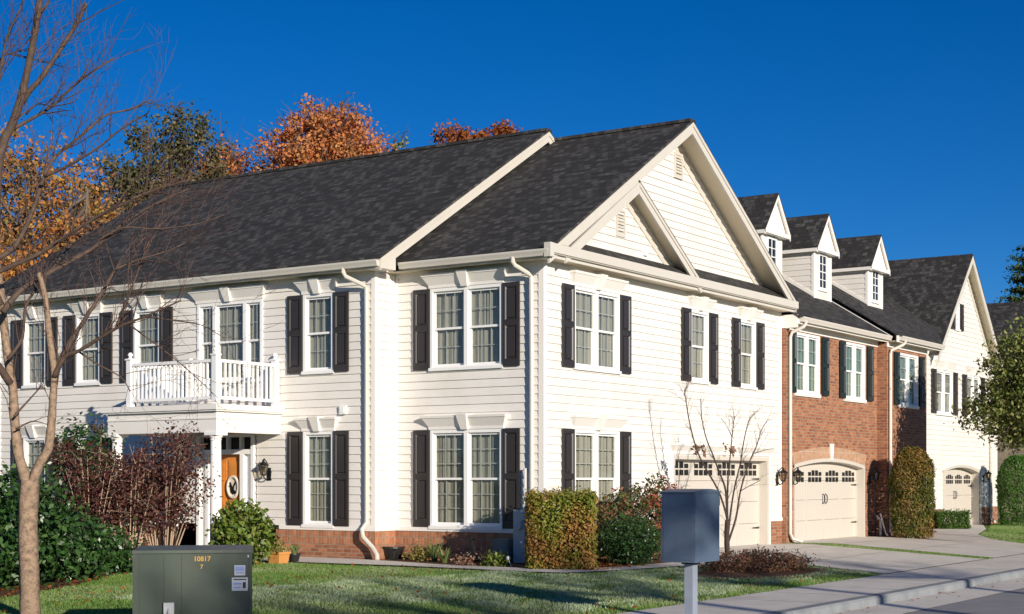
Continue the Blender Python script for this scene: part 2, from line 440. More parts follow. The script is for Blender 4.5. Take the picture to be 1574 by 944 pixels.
def twig_tree(mb, mbt, limbs, depth, n2, n3, len2, len3, rt, updir=.35, slope=.3):
    """limbs: (list of photo points, r0, r1). Side shoots are grown on every limb."""
    tips = []
    for li, (px, r0, r1) in enumerate(limbs):
        sl = random.uniform(-slope, slope)
        P = []; run = 0
        for i, (x, y) in enumerate(px):
            if i: run += math.hypot(x - px[i - 1][0], y - px[i - 1][1]) * depth / F
            P.append(at(x, y, depth + sl * run))
        # smooth resample
        Q = []
        for i in range(len(P) - 1):
            a, b, c, d = P[max(i - 1, 0)], P[i], P[i + 1], P[min(i + 2, len(P) - 1)]
            for k in range(4):
                t = k / 4
                Q.append(.5 * ((2 * b) + (c - a) * t + (2 * a - 5 * b + 4 * c - d) * t * t + (3 * b - a - 3 * c + d) * t ** 3))
        Q.append(P[-1])
        m = len(Q)
        rad = [(r0 + (r1 - r0) * (i / (m - 1)) ** .8) * random.uniform(.93, 1.07) for i in range(m)]
        mb.tube(Q, rad, 8 if r0 > .03 else 5, cap=True)
        L = sum((Q[i + 1] - Q[i]).length for i in range(m - 1))
        for k in range(int(n2 * L)):
            f = random.uniform(.12, 1) ** .8
            i = min(int(f * (m - 1)), m - 2)
            a = Q[i].lerp(Q[i + 1], random.random()); d = (Q[i + 1] - Q[i]).normalized()
            s = Vector((random.gauss(0, 1), random.gauss(0, 1), random.gauss(0, 1))); s -= d * s.dot(d); s.normalize()
            nd = (d * random.uniform(.5, 1.1) + s * random.uniform(.4, 1.0) + Vector((0, 0, updir))).normalized()
            l = len2 * random.uniform(.35, 1.2)
            grow(mbt, a, nd, l, min(rad[i] * .6, rt * random.uniform(.7, 1.3)), n3, len3, rt, updir)
    return tips

def grow(mbt, a, d, l, r, n3, len3, rt, updir):
    pts = [a]; p = a.copy(); dd = d.copy()
    for k in range(4):
        dd = (dd + Vector((random.gauss(0, .12), random.gauss(0, .12), random.gauss(.04, .1)))).normalized()
        p = p + dd * l / 4; pts.append(p.copy())
    mbt.tube(pts, [r, r * .8, r * .62, r * .45, r * .25], 4, cap=False)
    if n3 > 0:
        for _ in range(n3):
            i = random.randint(1, 3)
            s = Vector((random.gauss(0, 1), random.gauss(0, 1), random.gauss(0, 1))); e = (pts[i + 1] - pts[i]).normalized()
            s -= e * s.dot(e); s.normalize()
            nd = (e * .8 + s * random.uniform(.4, .9) + Vector((0, 0, updir * .5))).normalized()
            grow(mbt, pts[i].lerp(pts[i + 1], random.random()), nd, len3 * random.uniform(.4, 1.2), max(r * .45, rt * .28), n3 - 2 if n3 > 2 else 0, len3 * .6, rt, updir)

def bush(name, label, cat, base, lobes, n, leaf, lmat, smat=None, group=None, stems=10, aspect=.55, shell=.75, per=7, spread=.07, up=.35, stem_r=.012, droop=0):
    t = thing(name, label, cat, base, group)
    cs, p = lobes_points(lobes, n // per, per, spread, shell)
    p[:, 2] = np.maximum(p[:, 2], base[2] + .02)
    ctr = np.mean([l[:3] for l in lobes], axis=0)
    out = p - ctr; out /= (np.linalg.norm(out, axis=1, keepdims=True) + 1e-6)
    v, q = leaf_quads(p, leaf, aspect, up, out=out, outw=.7, droop=droop)
    npmesh('leaves', v, q, lmat, t)
    if stems:
        mb = MB()
        for i in RNG.choice(len(cs), size=min(stems, len(cs)), replace=False):
            e = Vector(cs[i]); b = Vector(base) + Vector((random.uniform(-.1, .1), random.uniform(-.1, .1), -.02))
            m = b.lerp(e, .5) + Vector((0, 0, .1 * (e - b).length))
            mb.tube([b, b.lerp(m, .6), m, m.lerp(e, .6), e], [stem_r, stem_r * .9, stem_r * .75, stem_r * .5, stem_r * .25], 5, cap=False)
        mb.build('stems', smat or M['twig'], t, smooth=True)
    return t

# ------------------------------------------------------------------ building kit
class Fac:
    """a wall plane: 'L' faces -X (u = Y), 'R' faces -Y (u = X); w is the distance out of the wall"""
    def __init__(s, kind, c): s.k = kind; s.c = c
    def P(s, u, w, z): return (s.c - w, u, z) if s.k == 'L' else (u, s.c - w, z)
    def box(s, mb, u0, u1, w0, w1, z0, z1):
        if s.k == 'L': mb.box(s.c - w0, s.c - w1, u0, u1, z0, z1)
        else: mb.box(u0, u1, s.c - w0, s.c - w1, z0, z1)
    def quad(s, mb, a, b, c, d):
        """corners (u, w, z) given counter-clockwise as seen with u to the right on 'R'"""
        p = [s.P(*q) for q in (a, b, c, d)]
        if s.k == 'L': p.reverse()
        mb.quad(*p)
    def prism(s, mb, poly, w0, w1):
        a = Vector(s.P(0, w0, 0)); b = Vector(s.P(0, w1, 0))
        mb.prism([s.P(u, w0, z) for u, z in poly], b - a)

def holes_in(zb, zt, holes):
    zs = {zb, zt}
    for h in holes:
        for z in (h[2], h[3]):
            if zb < z < zt: zs.add(z)
    zs = sorted(zs)
    return list(zip(zs[:-1], zs[1:]))

def spans(u0, u1, za, zc, holes):
    sp = [(u0, u1)]
    zm = (za + zc) / 2
    for h in holes:
        if h[2] < zm < h[3]:
            nx = []
            for a, b in sp:
                if h[1] <= a or h[0] >= b: nx.append((a, b)); continue
                if h[0] > a: nx.append((a, h[0]))
                if h[1] < b: nx.append((h[1], b))
            sp = nx
    return sp

def siding(mb, fac, z0, z1, left, right, holes=(), course=.16, lip=.023, w=0.0):
    """lapped boards; left / right are numbers or functions of z"""
    lf = left if callable(left) else (lambda z: left)
    rf = right if callable(right) else (lambda z: right)
    n = int(math.ceil((z1 - z0) / course - 1e-6))
    for k in range(n):
        zb = z0 + k * course; zt = min(zb + course, z1)
        jog = random.uniform(-.0012, .0012)
        for za, zc in holes_in(zb, zt, holes):
            wa = w + lip * (1 - (za - zb) / course) + jog; wc = w + lip * (1 - (zc - zb) / course) + jog
            if callable(left) or callable(right):
                if rf(zc) - lf(zc) < .02 and rf(za) - lf(za) < .02: continue
                fac.quad(mb, (lf(za), wa, za), (rf(za), wa, za), (max(rf(zc), lf(zc)), wc, zc), (lf(zc), wc, zc))
                fac.quad(mb, (lf(za), w, za), (rf(za), w, za), (rf(za), wa, za), (lf(za), wa, za))
            else:
                for a, b in spans(left, right, za, zc, holes):
                    fac.quad(mb, (a, wa, za), (b, wa, za), (b, wc, zc), (a, wc, zc))
                    if za == zb: fac.quad(mb, (a, w - .003, za), (b, w - .003, za), (b, wa, za), (a, wa, za))

def flatwall(mb, fac, z0, z1, u0, u1, holes=(), w=0.0):
    for za, zc in holes_in(z0, z1, holes):
        for a, b in spans(u0, u1, za, zc, holes):
            fac.quad(mb, (a, w, za), (b, w, za), (b, w, zc), (a, w, zc))

def window(house, fac, u0, u1, z0, z1, units=(1,), rows=2, cols=3, curtain='curtain', full=True, sill=True):
    """sash windows in one frame; returns the hole for the wall"""
    mb = MB(); gl = MB(); gr = MB(); cu = MB()
    fr = .062
    fac.box(mb, u0, u0 + fr, -.10, .038, z0, z1); fac.box(mb, u1 - fr, u1, -.10, .038, z0, z1)
    fac.box(mb, u0 + fr, u1 - fr, -.10, .036, z1 - fr, z1); fac.box(mb, u0 + fr, u1 - fr, -.10, .036, z0, z0 + fr)
    if sill: fac.box(mb, u0 - .02, u1 + .02, .036, .07, z0 - .03, z0 + .03)
    tot = sum(units); a = u0 + fr; W = (u1 - u0 - 2 * fr)
    mul = .09; W -= mul * (len(units) - 1)
    zi0, zi1 = z0 + fr, z1 - fr; zm = (zi0 + zi1) / 2
    for i, un in enumerate(units):
        b = a + W * un / tot
        if i < len(units) - 1: fac.box(mb, b, b + mul, -.10, .034, zi0, zi1)
        st = .042
        for (za, zb_, wf) in ((zm - .02, zi1, -.012), (zi0, zm + .02, -.045)):
            fac.box(mb, a, a + st, wf - .03, wf, za, zb_); fac.box(mb, b - st, b, wf - .03, wf, za, zb_)
            fac.box(mb, a + st, b - st, wf - .03, wf - .001, za, za + st); fac.box(mb, a + st, b - st, wf - .03, wf - .001, zb_ - st, zb_)
            ga, gb, gz0, gz1 = a + st, b - st, za + st, zb_ - st
            fac.quad(gl, (ga, wf - .014, gz0), (gb, wf - .014, gz0), (gb, wf - .014, gz1), (ga, wf - .014, gz1))
            for c in range(1, cols):
                u = ga + (gb - ga) * c / cols; fac.box(gr, u - .009, u + .009, wf - .024, wf - .017, gz0, gz1)
            for r in range(1, rows):
                z = gz0 + (gz1 - gz0) * r / rows; fac.box(gr, ga, gb, wf - .025, wf - .018, z - .009, z + .009)
        a = b + mul
    # gathered curtain behind the panes
    n = int((u1 - u0) * 42); ph = random.uniform(0, 6)
    gap = random.choice([.0, .10, .16])
    prof = []
    for k in range(n + 1):
        ug = gap if fac.k == 'L' else 0.0
        u = u0 + .01 + ug + (u1 - u0 - .02 - ug) * k / n
        prof.append((u, -.105 + .011 * math.sin(u * 40 + ph) + .004 * math.sin(u * 83 + ph * 2) + .005 * math.sin(u * 17)))
    o = len(cu.v)
    for (u, w) in prof:
        cu.v.append(fac.P(u, w, z0)); cu.v.append(fac.P(u, w * .98, z1))
    for k in range(n):
        cu.f.append([2 * k, 2 * k + 2, 2 * k + 3, 2 * k + 1]); cu.mi.append(0)
    # dark lining of the wall opening
    w_ = mb.build('window', M['white'], house)
    gl.build('pane', M['glass'], w_); gr.build('grille', M['muntin'], w_)
    if curtain == 'curtain': curtain = random.choice(['curtain', 'curtain', 'curtain_b', 'curtain_c'])
    cu.build('curtain', M[curtain], w_, smooth=True)
    return (u0 + .03, u1 - .03, z0 + .03, z1 - .03)

def shutter(house, fac, u0, u1, z0, z1, mat):
    mb = MB()
    s = .065; t0, t1 = .030, .066
    zm = z0 + (z1 - z0) * .52
    fac.box(mb, u0, u0 + s, t0, t1, z0, z1); fac.box(mb, u1 - s, u1, t0, t1, z0, z1)
    for (a, b) in ((z0, z0 + .13), (zm - .05, zm + .05), (z1 - .075, z1)):
        fac.box(mb, u0 + s, u1 - s, t0, t1 - .001, a, b)
    for (a, b) in ((z0 + .13, zm - .05), (zm + .05, z1 - .075)):
        ua, ub = u0 + s, u1 - s
        fac.box(mb, ua, ub, t0, t0 + .012, a, b)
        # bevelled moulding round a raised field
        m = .03
        for q in (((ua, t1 + .004, a), (ub, t1 + .004, a), (ub - m, t0 + .014, a + m), (ua + m, t0 + .014, a + m)),
                  ((ub, t1 + .004, a), (ub, t1 + .004, b), (ub - m, t0 + .014, b - m), (ub - m, t0 + .014, a + m)),
                  ((ub, t1 + .004, b), (ua, t1 + .004, b), (ua + m, t0 + .014, b - m), (ub - m, t0 + .014, b - m)),
                  ((ua, t1 + .004, b), (ua, t1 + .004, a), (ua + m, t0 + .014, a + m), (ua + m, t0 + .014, b - m))):
            fac.quad(mb, *q)
        fac.box(mb, ua + m + .012, ub - m - .012, t0 + .012, t0 + .034, a + m + .012, b - m - .012)
    mb.build('shutter', mat, house)

def lintel(house, fac, u0, u1, z0, h=.27, mat='trim'):
    """flared window head with a keystone"""
    mb = MB()
    fl = .10
    def ring(ea, eb, w, z): return [fac.P(ea, -.0, z), fac.P(eb, 0, z), fac.P(eb, w, z), fac.P(ea, w, z)]
    def fr(a0, a1, w0, za, b0, b1, w1, zb):
        q0 = [fac.P(a0, -.002, za), fac.P(a1, -.002, za), fac.P(a1, w0, za), fac.P(a0, w0, za)]
        q1 = [fac.P(b0, -.002, zb), fac.P(b1, -.002, zb), fac.P(b1, w1, zb), fac.P(b0, w1, zb)]
        if fac.k == 'R': q0.reverse(); q1.reverse()
        mb.frustum(q0, q1)
    fr(u0 - .03, u1 + .03, .05, z0, u0 - .03, u1 + .03, .055, z0 + .06)
    fr(u0 - .03, u1 + .03, .055, z0 + .06, u0 - .03 - fl, u1 + .03 + fl, .15, z0 + h - .045)
    fr(u0 - .04 - fl, u1 + .04 + fl, .162, z0 + h - .045, u0 - .05 - fl, u1 + .05 + fl, .172, z0 + h)
    l = mb.build('lintel', M[mat], house)
    um = (u0 + u1) / 2; mb = MB()
    q0 = [fac.P(um - .075, 0, z0 - .005), fac.P(um + .075, 0, z0 - .005), fac.P(um + .075, .10, z0 - .005), fac.P(um - .075, .10, z0 - .005)]
    q1 = [fac.P(um - .125, 0, z0 + h + .02), fac.P(um + .125, 0, z0 + h + .02), fac.P(um + .125, .215, z0 + h + .02), fac.P(um - .125, .215, z0 + h + .02)]
    if fac.k == 'R': q0.reverse(); q1.reverse()
    mb.frustum(q0, q1)
    mb.build('keystone', M[mat], l)

def arc(u0, u1, z, rise, n=14):
    return [(u0 + (u1 - u0) * k / n, z + rise * (1 - (2 * k / n - 1) ** 2)) for k in range(n + 1)]

def garage(house, fac, u0, u1, z0, z1, depth, rise=0.0, groups=4):
    """recessed carriage door; u0..u1, z0..z1 is the opening, rise the arch above z1"""
    jb = MB(); j = .09
    fac.box(jb, u0, u0 + j, -depth, .03, z0, z1); fac.box(jb, u1 - j, u1, -depth, .03, z0, z1)
    if rise:
        top = arc(u0, u1, z1, rise); bot = arc(u0 + .0, u1 - .0, z1 - .09, rise)
        for k in range(len(top) - 1):
            fac.prism(jb, [bot[k], bot[k + 1], top[k + 1], top[k]], -depth, .025)
    else:
        fac.box(jb, u0 + j, u1 - j, -depth, .028, z1 - .09, z1)
    jb.build('garage_frame', M['creamdoor'], house)
    d = MB(); a, b = u0 + j, u1 - j; w = -depth
    zs = [z0 + .012, z0 + .53, z0 + 1.06, z0 + 1.56, z1 - .085 + rise * .98]
    for k in range(4):
        fac.box(d, a, b, w - .05, w, zs[k] + .004, zs[k + 1] - .004)
    for k in range(groups + 1):
        u = a + (b - a) * k / groups
        fac.box(d, max(a, u - .05), min(b, u + .05), w, w + .014, zs[0] + .02, zs[3] - .006)
    dr = d.build('garage_door', M['creamdoor'], house)
    gw = (b - a) / groups
    zt = z1 - .085 + (0 if not rise else rise * .25)
    for k in range(groups):
        g = MB(); c = a + gw * (k + .5); ww = gw * .79; pw = ww / 4
        for i in range(4):
            ua = c - ww / 2 + pw * i + .022; ub = ua + pw - .044
            x = abs((ua + ub) / 2 - c) / (ww / 2)
            zb = z1 - .44
            fac.box(g, ua, ub, w + .001, w + .006, zb, zb + .125)
            fac.box(g, ua, ub, w + .001, w + .006, zb + .16, zb + .16 + .15 - .09 * x * x)
        g.build('door_window', M['dark'], dr)
    h = MB()
    for k in (0, groups):
        u = a + .02 if k == 0 else b - .02; s = 1 if k == 0 else -1
        for z in (z0 + .42, z1 - .52):
            fac.prism(h, [(u, z - .022), (u + s * .34, z - .012), (u + s * .40, z), (u + s * .34, z + .012), (u, z + .022)], w + .015, w + .024)
    for s in (-1, 1):
        u = (a + b) / 2 + s * .09
        h.tube([fac.P(u, w + .02, z0 + .95), fac.P(u, w + .07, z0 + 1.0), fac.P(u, w + .07, z0 + 1.16), fac.P(u, w + .02, z0 + 1.21)], .014, 6)
    h.build('hinges', M['black'], dr)
    return (u0 + .02, u1 - .02, z0 - .2, z1 - .02)

def lantern(house, fac, u, z):
    """black coach lantern on a scrolled arm"""
    mb = MB(); P = fac.P
    fac.box(mb, u - .055, u + .055, 0.0, .03, z - .18, z + .08)
    mb.tube([P(u, .03, z - .10), P(u, .10, z - .16), P(u, .17, z - .13), P(u, .19, z - .06)], .014, 6)
    mb.tube([P(u, .03, z + .02), P(u, .09, z + .20), P(u, .17, z + .27), P(u, .19, z + .22)], .012, 6)
    c = P(u, .19, z)
    mb.lathe([(.02, -.09), (.06, -.07), (.062, -.055)], c, 6)
    for k in range(6):
        t = math.pi / 3 * k
        mb.tube([(c[0] + .058 * math.cos(t), c[1] + .058 * math.sin(t), c[2] - .06), (c[0] + .098 * math.cos(t), c[1] + .098 * math.sin(t), c[2] + .13)], .009, 4)
    mb.lathe([(.115, .125), (.118, .14), (.06, .19), (.03, .20), (.025, .235), (.006, .26)], c, 8)
    l = mb.build('wall_lantern', M['black'], house)
    g = MB(); g.lathe([(.052, -.055), (.09, .125)], c, 6); g.build('lamp_glass', M['lampglass'], l)

def downspout(house, pts, r=.045):
    """rectangular downpipe, swept along points"""
    mb = MB(); mb.tube(pts, r, 8)
    for a, b in zip(pts[1:-2], pts[2:-1]):
        pass
    mb.build('downspout', M['cream'], house)

def gutter(mb, fac, u0, u1, w0, z0, h=.125, d=.115):
    """moulded gutter profile along a facade"""
    pr = [(0, 0), (d * .72, 0), (d * .8, h * .3), (d, h * .72), (d, h), (d - .012, h), (d - .014, h - .02), (.01, h - .02), (0, h)]
    a = [fac.P(u0, w0 + x, z0 + y) for x, y in pr]
    v = Vector(fac.P(u1, 0, 0)) - Vector(fac.P(u0, 0, 0))
    mb.prism(a, v)

def slab(mb, poly, t): mb.prism(poly, (0, 0, -t))

def rake(mb, x0, z0, x1, z1, y0, y1, h):
    mb.prism([(x0, y0, z0), (x1, y0, z1), (x1, y0, z1 - h), (x0, y0, z0 - h)], (0, y1 - y0, 0))

# ================================================================== corner townhouse (gable front to the street)
H1 = thing('townhouse', 'white sided corner townhouse with a double gable over its two car garage', 'house', (0, 0, 0))
FL = Fac('L', 0.0); FR = Fac('R', 0.0); FS = Fac('R', .2)
WT, WB = 5.44, 3.85; VT, VB = 2.66, .745
hl = []; hr = []
hl.append(window(H1, FL, .90, 2.62, WB, WT, (1, 1), 2)); hl.append(window(H1, FL, .90, 2.62, VB, VT, (1, 1), 3))
for z0, z1, zl in ((WB, WT, WT), (VB + .01, VT, VT)):
    shutter(H1, FL, .50, .885, z0, z1, M['shutter']); shutter(H1, FL, 2.635, 3.02, z0, z1, M['shutter'])
    lintel(H1, FL, .90, 2.62, zl + .005)
hr.append(window(H1, FR, 1.05, 2.83, WB, WT, (1, 1), 2)); hr.append(window(H1, FR, 1.05, 2.83, VB, VT, (1, 1), 3))
hr.append(window(H1, FR, 5.98, 6.86, WB, WT, (1,), 2)); hr.append(window(H1, FR, 8.50, 9.38, WB, WT, (1,), 2))
for a, b, z0, z1 in ((1.05, 2.83, WB, WT), (1.05, 2.83, VB + .01, VT), (5.98, 6.86, WB, WT), (8.50, 9.38, WB, WT)):
    shutter(H1, FR, a - .435, a - .015, z0, z1, M['shutter']); shutter(H1, FR, b + .015, b + .435, z0, z1, M['shutter'])
    lintel(H1, FR, a, b, z1 + .005)
hr.append(garage(H1, FR, 5.17, 10.13, .10, 2.22, .20))
lintel(H1, FR, 5.17, 10.13, 2.245, .22)
mb = MB()
siding(mb, FL, .75, 5.84, .06, 3.46, hl); siding(mb, FR, .75, 5.84, .06, 10.86, hr)
mb.box(10.90, 10.88, 0.02, 3.5, 0, 5.9)
mb.build('wall', M['siding'], H1)
for f, a, b, w_ in ((FL, -.026, .09, .026), (FL, 3.44, 3.49, .026), (FR, -.0235, .09, .029), (FR, 10.83, 10.905, .026)):
    mb = MB(); f.box(mb, a, b, -.04, w_, .74, 5.83); mb.build('corner_trim', M['trim'], H1)
for f, a, b, w_, z0, z1, nm in ((FL, -.05, 3.46, .05, .67, .75, 'water_table'), (FR, -.047, 5.05, .055, .672, .748, 'water_table'), (FR, 10.25, 10.91, .05, .67, .75, 'water_table'), (FR, 5.06, 5.165, .032, .10, 2.25, 'door_trim'), (FR, 10.135, 10.24, .032, .10, 2.25, 'door_trim')):
    mb = MB(); f.box(mb, a, b, -.04 if nm == 'water_table' else -.1, w_, z0, z1); mb.build(nm, M['trim'], H1)
mb = MB(); flatwall(mb, FL, .40, .67, -.02, 3.55, w=.028); flatwall(mb, FR, .40, .67, -.03, 5.06, w=.03)
mb.build('soldier_course', M['soldier'], H1)
mb = MB(); flatwall(mb, FL, -.1, .40, -.02, 3.55, w=.03); flatwall(mb, FR, -.1, .40, -.03, 5.06, w=.03); mb.build('brick_base', M['brick'], H1); mb = MB(); FR.box(mb, 10.24, 10.91, -.1, .03, -.1, .67)
mb.build('brick_base', M['brick'], H1)
SL = .6024; AX, AZ = 5.43, 9.45
def zr(x): return AZ - SL * abs(x - AX)
mb = MB()
slab(mb, [(-.36, -.37, zr(-.36)), (AX, -.37, AZ), (AX, 3.62, AZ), (-.36, 3.62, zr(-.36))], .055)
slab(mb, [(AX, -.37, AZ), (11.05, -.37, zr(11.05)), (11.05, 12.0, zr(11.05)), (AX, 12.0, AZ)], .055)
mb.box(AX - .13, AX + .13, -.372, 3.6, AZ - .05, AZ + .015)
# pent roof over the cornice
PZ = lambda y: 6.055 + .62 * (y + .40)
mb.prism([(-.28, -.40, PZ(-.40)), (5.74, -.40, PZ(-.40)), (5.74, .02, PZ(.02)), (.35, .02, PZ(.02))], (0, 0, -.05))
mb.prism([(5.74, -.40, PZ(-.40)), (11.0, -.40, PZ(-.40)), (11.0, .22, PZ(.22)), (5.74, .22, PZ(.22))], (0, 0, -.05))
# small front gable roof, right slope
S2 = .62; BX, BZ = 3.03, 7.76
mb.prism([(BX, -.385, BZ), (5.86, -.385, BZ - S2 * (5.86 - BX)), (5.86, .22, BZ - S2 * (5.86 - BX)), (BX, .22, BZ)], (0, 0, -.05))
mb.build('roof', M['roof'], H1)
mb = MB()
rake(mb, -.34, zr(-.34) - .05, AX, AZ - .05, -.36, -.31, .24); rake(mb, AX, AZ - .05, 11.03, zr(11.03) - .05, -.36, -.31, .24)
rake(mb, -.34, zr(-.34) - .052, AX, AZ - .052, -.385, -.36, .085); rake(mb, AX, AZ - .052, 11.03, zr(11.03) - .052, -.385, -.36, .085)
rake(mb, BX, BZ - .05, 5.84, BZ - .05 - S2 * (5.84 - BX), -.375, -.325, .22); rake(mb, BX, BZ - .052, 5.84, BZ - .052 - S2 * (5.84 - BX), -.40, -.375, .08)
rake(mb, .22, BZ - .05 - S2 * (BX - .22), BX, BZ - .05, -.372, -.322, .22)
# cornice along the street front
mb.box(-.40, 10.98, -.34, -.30, 5.80, 6.0); mb.box(-.43, 11.0, -.43, -.34, 5.885, 6.055); mb.box(-.42, 10.99, -.40, -.345, 5.865, 5.886)
mb.box(-.44, -.30, -.435, -.299, 5.80, 6.06)
# trim boards against the gable walls
rake(mb, 5.7, zr(5.7) - .32, 10.5, zr(10.5) - .32, .165, .195, .13); rake(mb, 3.6, zr(3.6) - .32, AX, AZ - .32, .165, .195, .13)
rake(mb, BX, BZ - .30, 5.2, BZ - .30 - S2 * (5.2 - BX), -.035, -.005, .12)
# eaves board on the entrance side
mb.box(-.335, -.30, -.3, 3.10, 5.79, 5.95)
mb.build('fascia', M['cream'], H1)
mb = MB()
mb.box(-.31, .0, -.30, 3.5, 5.80, 5.815); mb.box(-.3, 10.95, -.31, 0, 5.815, 5.83)
rake(mb, -.30, zr(-.30) - .09, AX, AZ - .09, -.31, .2, .02); rake(mb, AX, AZ - .09, 11.0, zr(11.0) - .09, -.31, .2, .02)
rake(mb, BX, BZ - .09, 5.8, BZ - .09 - S2 * (5.8 - BX), -.325, .0, .02)
mb.build('soffit', M['soffit'], H1)
mb = MB()
siding(mb, FS, 6.22, 9.3, lambda z: AX - (AZ - .1 - z) / SL, lambda z: AX + (AZ - .1 - z) / SL)
siding(mb, FR, 6.12, 7.62, lambda z: max(.3, BX - (BZ - .08 - z) / S2), lambda z: BX + (BZ - .08 - z) / S2)
mb.build('gable_wall', M['siding'], H1)
mb = MB(); gutter(mb, FL, -.37, 3.10, .335, 5.825); mb.build('gutter', M['cream'], H1)
downspout(H1, [(-.40, .42, 5.85), (-.40, .42, 5.76), (-.36, .40, 5.70), (-.14, .25, 5.56), (-.075, .22, 5.50), (-.07, .21, 4.0), (-.07, .21, 1.0), (-.07, .21, .5), (-.12, .22, .3), (-.2, .22, .2)])
def vent(house, fac, u0, u1, z0, z1):
    mb = MB()
    fac.box(mb, u0, u0 + .045, 0, .05, z0, z1); fac.box(mb, u1 - .045, u1, 0, .05, z0, z1)
    fac.box(mb, u0 + .045, u1 - .045, 0, .049, z1 - .05, z1); fac.box(mb, u0 + .045, u1 - .045, 0, .049, z0, z0 + .05)
    n = int((z1 - z0) / .075)
    for k in range(n):
        z = z0 + .05 + (z1 - z0 - .1) * k / n
        fac.quad(mb, (u0 + .045, .045, z), (u1 - .045, .045, z), (u1 - .045, .004, z + .06), (u0 + .045, .004, z + .06))
    mb.build('gable_vent', M['cream'], house)
vent(H1, FR, 2.70, 3.05, 6.62, 7.18); vent(H1, FS, 5.60, 5.98, 8.30, 8.86)
mb = MB(); FR.box(mb, 1.33, 1.45, 0, .06, 6.52, 6.66); mb.build('mounting_block', M['trim'], H1); mb = MB(); FR.box(mb, 3.84, 3.98, 0, .06, 6.36, 6.52); mb.build('mounting_block', M['trim'], H1)
lantern(H1, FR, 10.62, 1.72)

# ================================================================== entrance townhouse (left wing)
H2 = thing('townhouse', 'long white sided townhouse with a balcony over its entrance porch', 'house', (-.65, 9, 0))
XL = -.65; FW = Fac('L', XL); FE = Fac('R', 3.52)
hw = []
def w2(a, b, z0, z1, rows): hw.append(window(H2, FW, a, b, z0, z1, (1,), rows))
for a, b in ((4.55, 5.36), (9.49, 10.32), (11.40, 12.22), (13.24, 14.06)):
    w2(a, b, WB, WT, 2)
    shutter(H2, FW, a - .40, a - .015, WB, WT, M['shutter']); shutter(H2, FW, b + .015, b + .40, WB, WT, M['shutter'])
    lintel(H2, FW, a, b, WT + .005)
for a, b in ((4.55, 5.36), (11.40, 12.22), (13.24, 14.06)):
    w2(a, b, VB, VT, 3)
    shutter(H2, FW, a - .40, a - .015, VB + .01, VT, M['shutter']); shutter(H2, FW, b + .015, b + .40, VB + .01, VT, M['shutter'])
    lintel(H2, FW, a, b, VT + .005)
hw.append(window(H2, FW, 6.48, 8.36, WB - .1, WT, (.8, 1.6, .8), 2, 3)); lintel(H2, FW, 6.48, 8.36, WT + .005)
hw.append((6.66, 8.36, .2, 2.62))
mb = MB()
siding(mb, FW, .75, 5.84, 3.58, 14.95, hw); siding(mb, FE, .75, 5.84, XL + .06, -.02)
siding(mb, FE, 5.9, 9.4, lambda z: max(XL, 5.1 - (9.52 - z) / .59), lambda z: 5.1 + (9.52 - z) / .59, course=.16)
mb.box(XL, 10.88, 14.96, 15.0, 0, 5.9); mb.prism([(XL, 14.98, 5.9), (10.9, 14.98, 5.9), (5.1, 14.98, 9.45)], (0, .03, 0))
mb.box(10.86, 10.90, 3.6, 15, 0, 5.9)
mb.build('wall', M['siding'], H2)
for f, a, b, w_ in ((FW, 3.495, 3.59, .026), (FW, 14.90, 15.0, .026), (FE, XL - .0235, XL + .08, .0285), (FE, -.10, .0, .026)):
    mb = MB(); f.box(mb, a, b, -.04, w_, .741, 5.829); mb.build('corner_trim', M['trim'], H2)
for f, a, b, w_, z0, z1 in ((FW, 3.47, 6.0, .05, .67, .75), (FW, 9.0, 15.0, .05, .67, .75), (FE, XL - .047, -.05, .053, .672, .748)):
    mb = MB(); f.box(mb, a, b, -.04, w_, z0, z1); mb.build('water_table', M['trim'], H2)
mb = MB(); flatwall(mb, FW, .40, .67, 3.49, 6.1, w=.028); flatwall(mb, FW, .40, .67, 9, 15.0, w=.028); flatwall(mb, FE, .40, .67, XL - .03, 0, w=.03)
mb.build('soldier_course', M['soldier'], H2)
mb = MB(); flatwall(mb, FW, -.1, .40, 3.49, 6.1, w=.03); flatwall(mb, FW, -.1, .40, 9, 15.0, w=.03); flatwall(mb, FE, -.1, .40, XL - .03, 0, w=.032)
mb.build('brick_base', M['brick'], H2)
LX, LZ, LS = 5.1, 9.62, .59
def zl(x): return LZ - LS * abs(x - LX)
mb = MB()
slab(mb, [(-1.0, 3.10, zl(-1.0)), (LX, 3.10, LZ), (LX, 15.3, LZ), (-1.0, 15.3, zl(-1.0))], .055)
slab(mb, [(LX, 3.10, LZ), (11.2, 3.10, zl(11.2)), (11.2, 15.3, zl(11.2)), (LX, 15.3, LZ)], .055)
mb.box(LX - .13, LX + .13, 3.098, 15.3, LZ - .05, LZ + .016)
mb.build('roof', M['roof'], H2)
mb = MB()
rake(mb, -.99, zl(-.99) - .05, LX, LZ - .05, 3.11, 3.15, .23); rake(mb, LX, LZ - .05, 11.1, zl(11.1) - .05, 3.11, 3.15, .23)
rake(mb, -.99, zl(-.99) - .052, LX, LZ - .052, 3.085, 3.11, .085); rake(mb, LX, LZ - .052, 11.1, zl(11.1) - .052, 3.085, 3.11, .085)
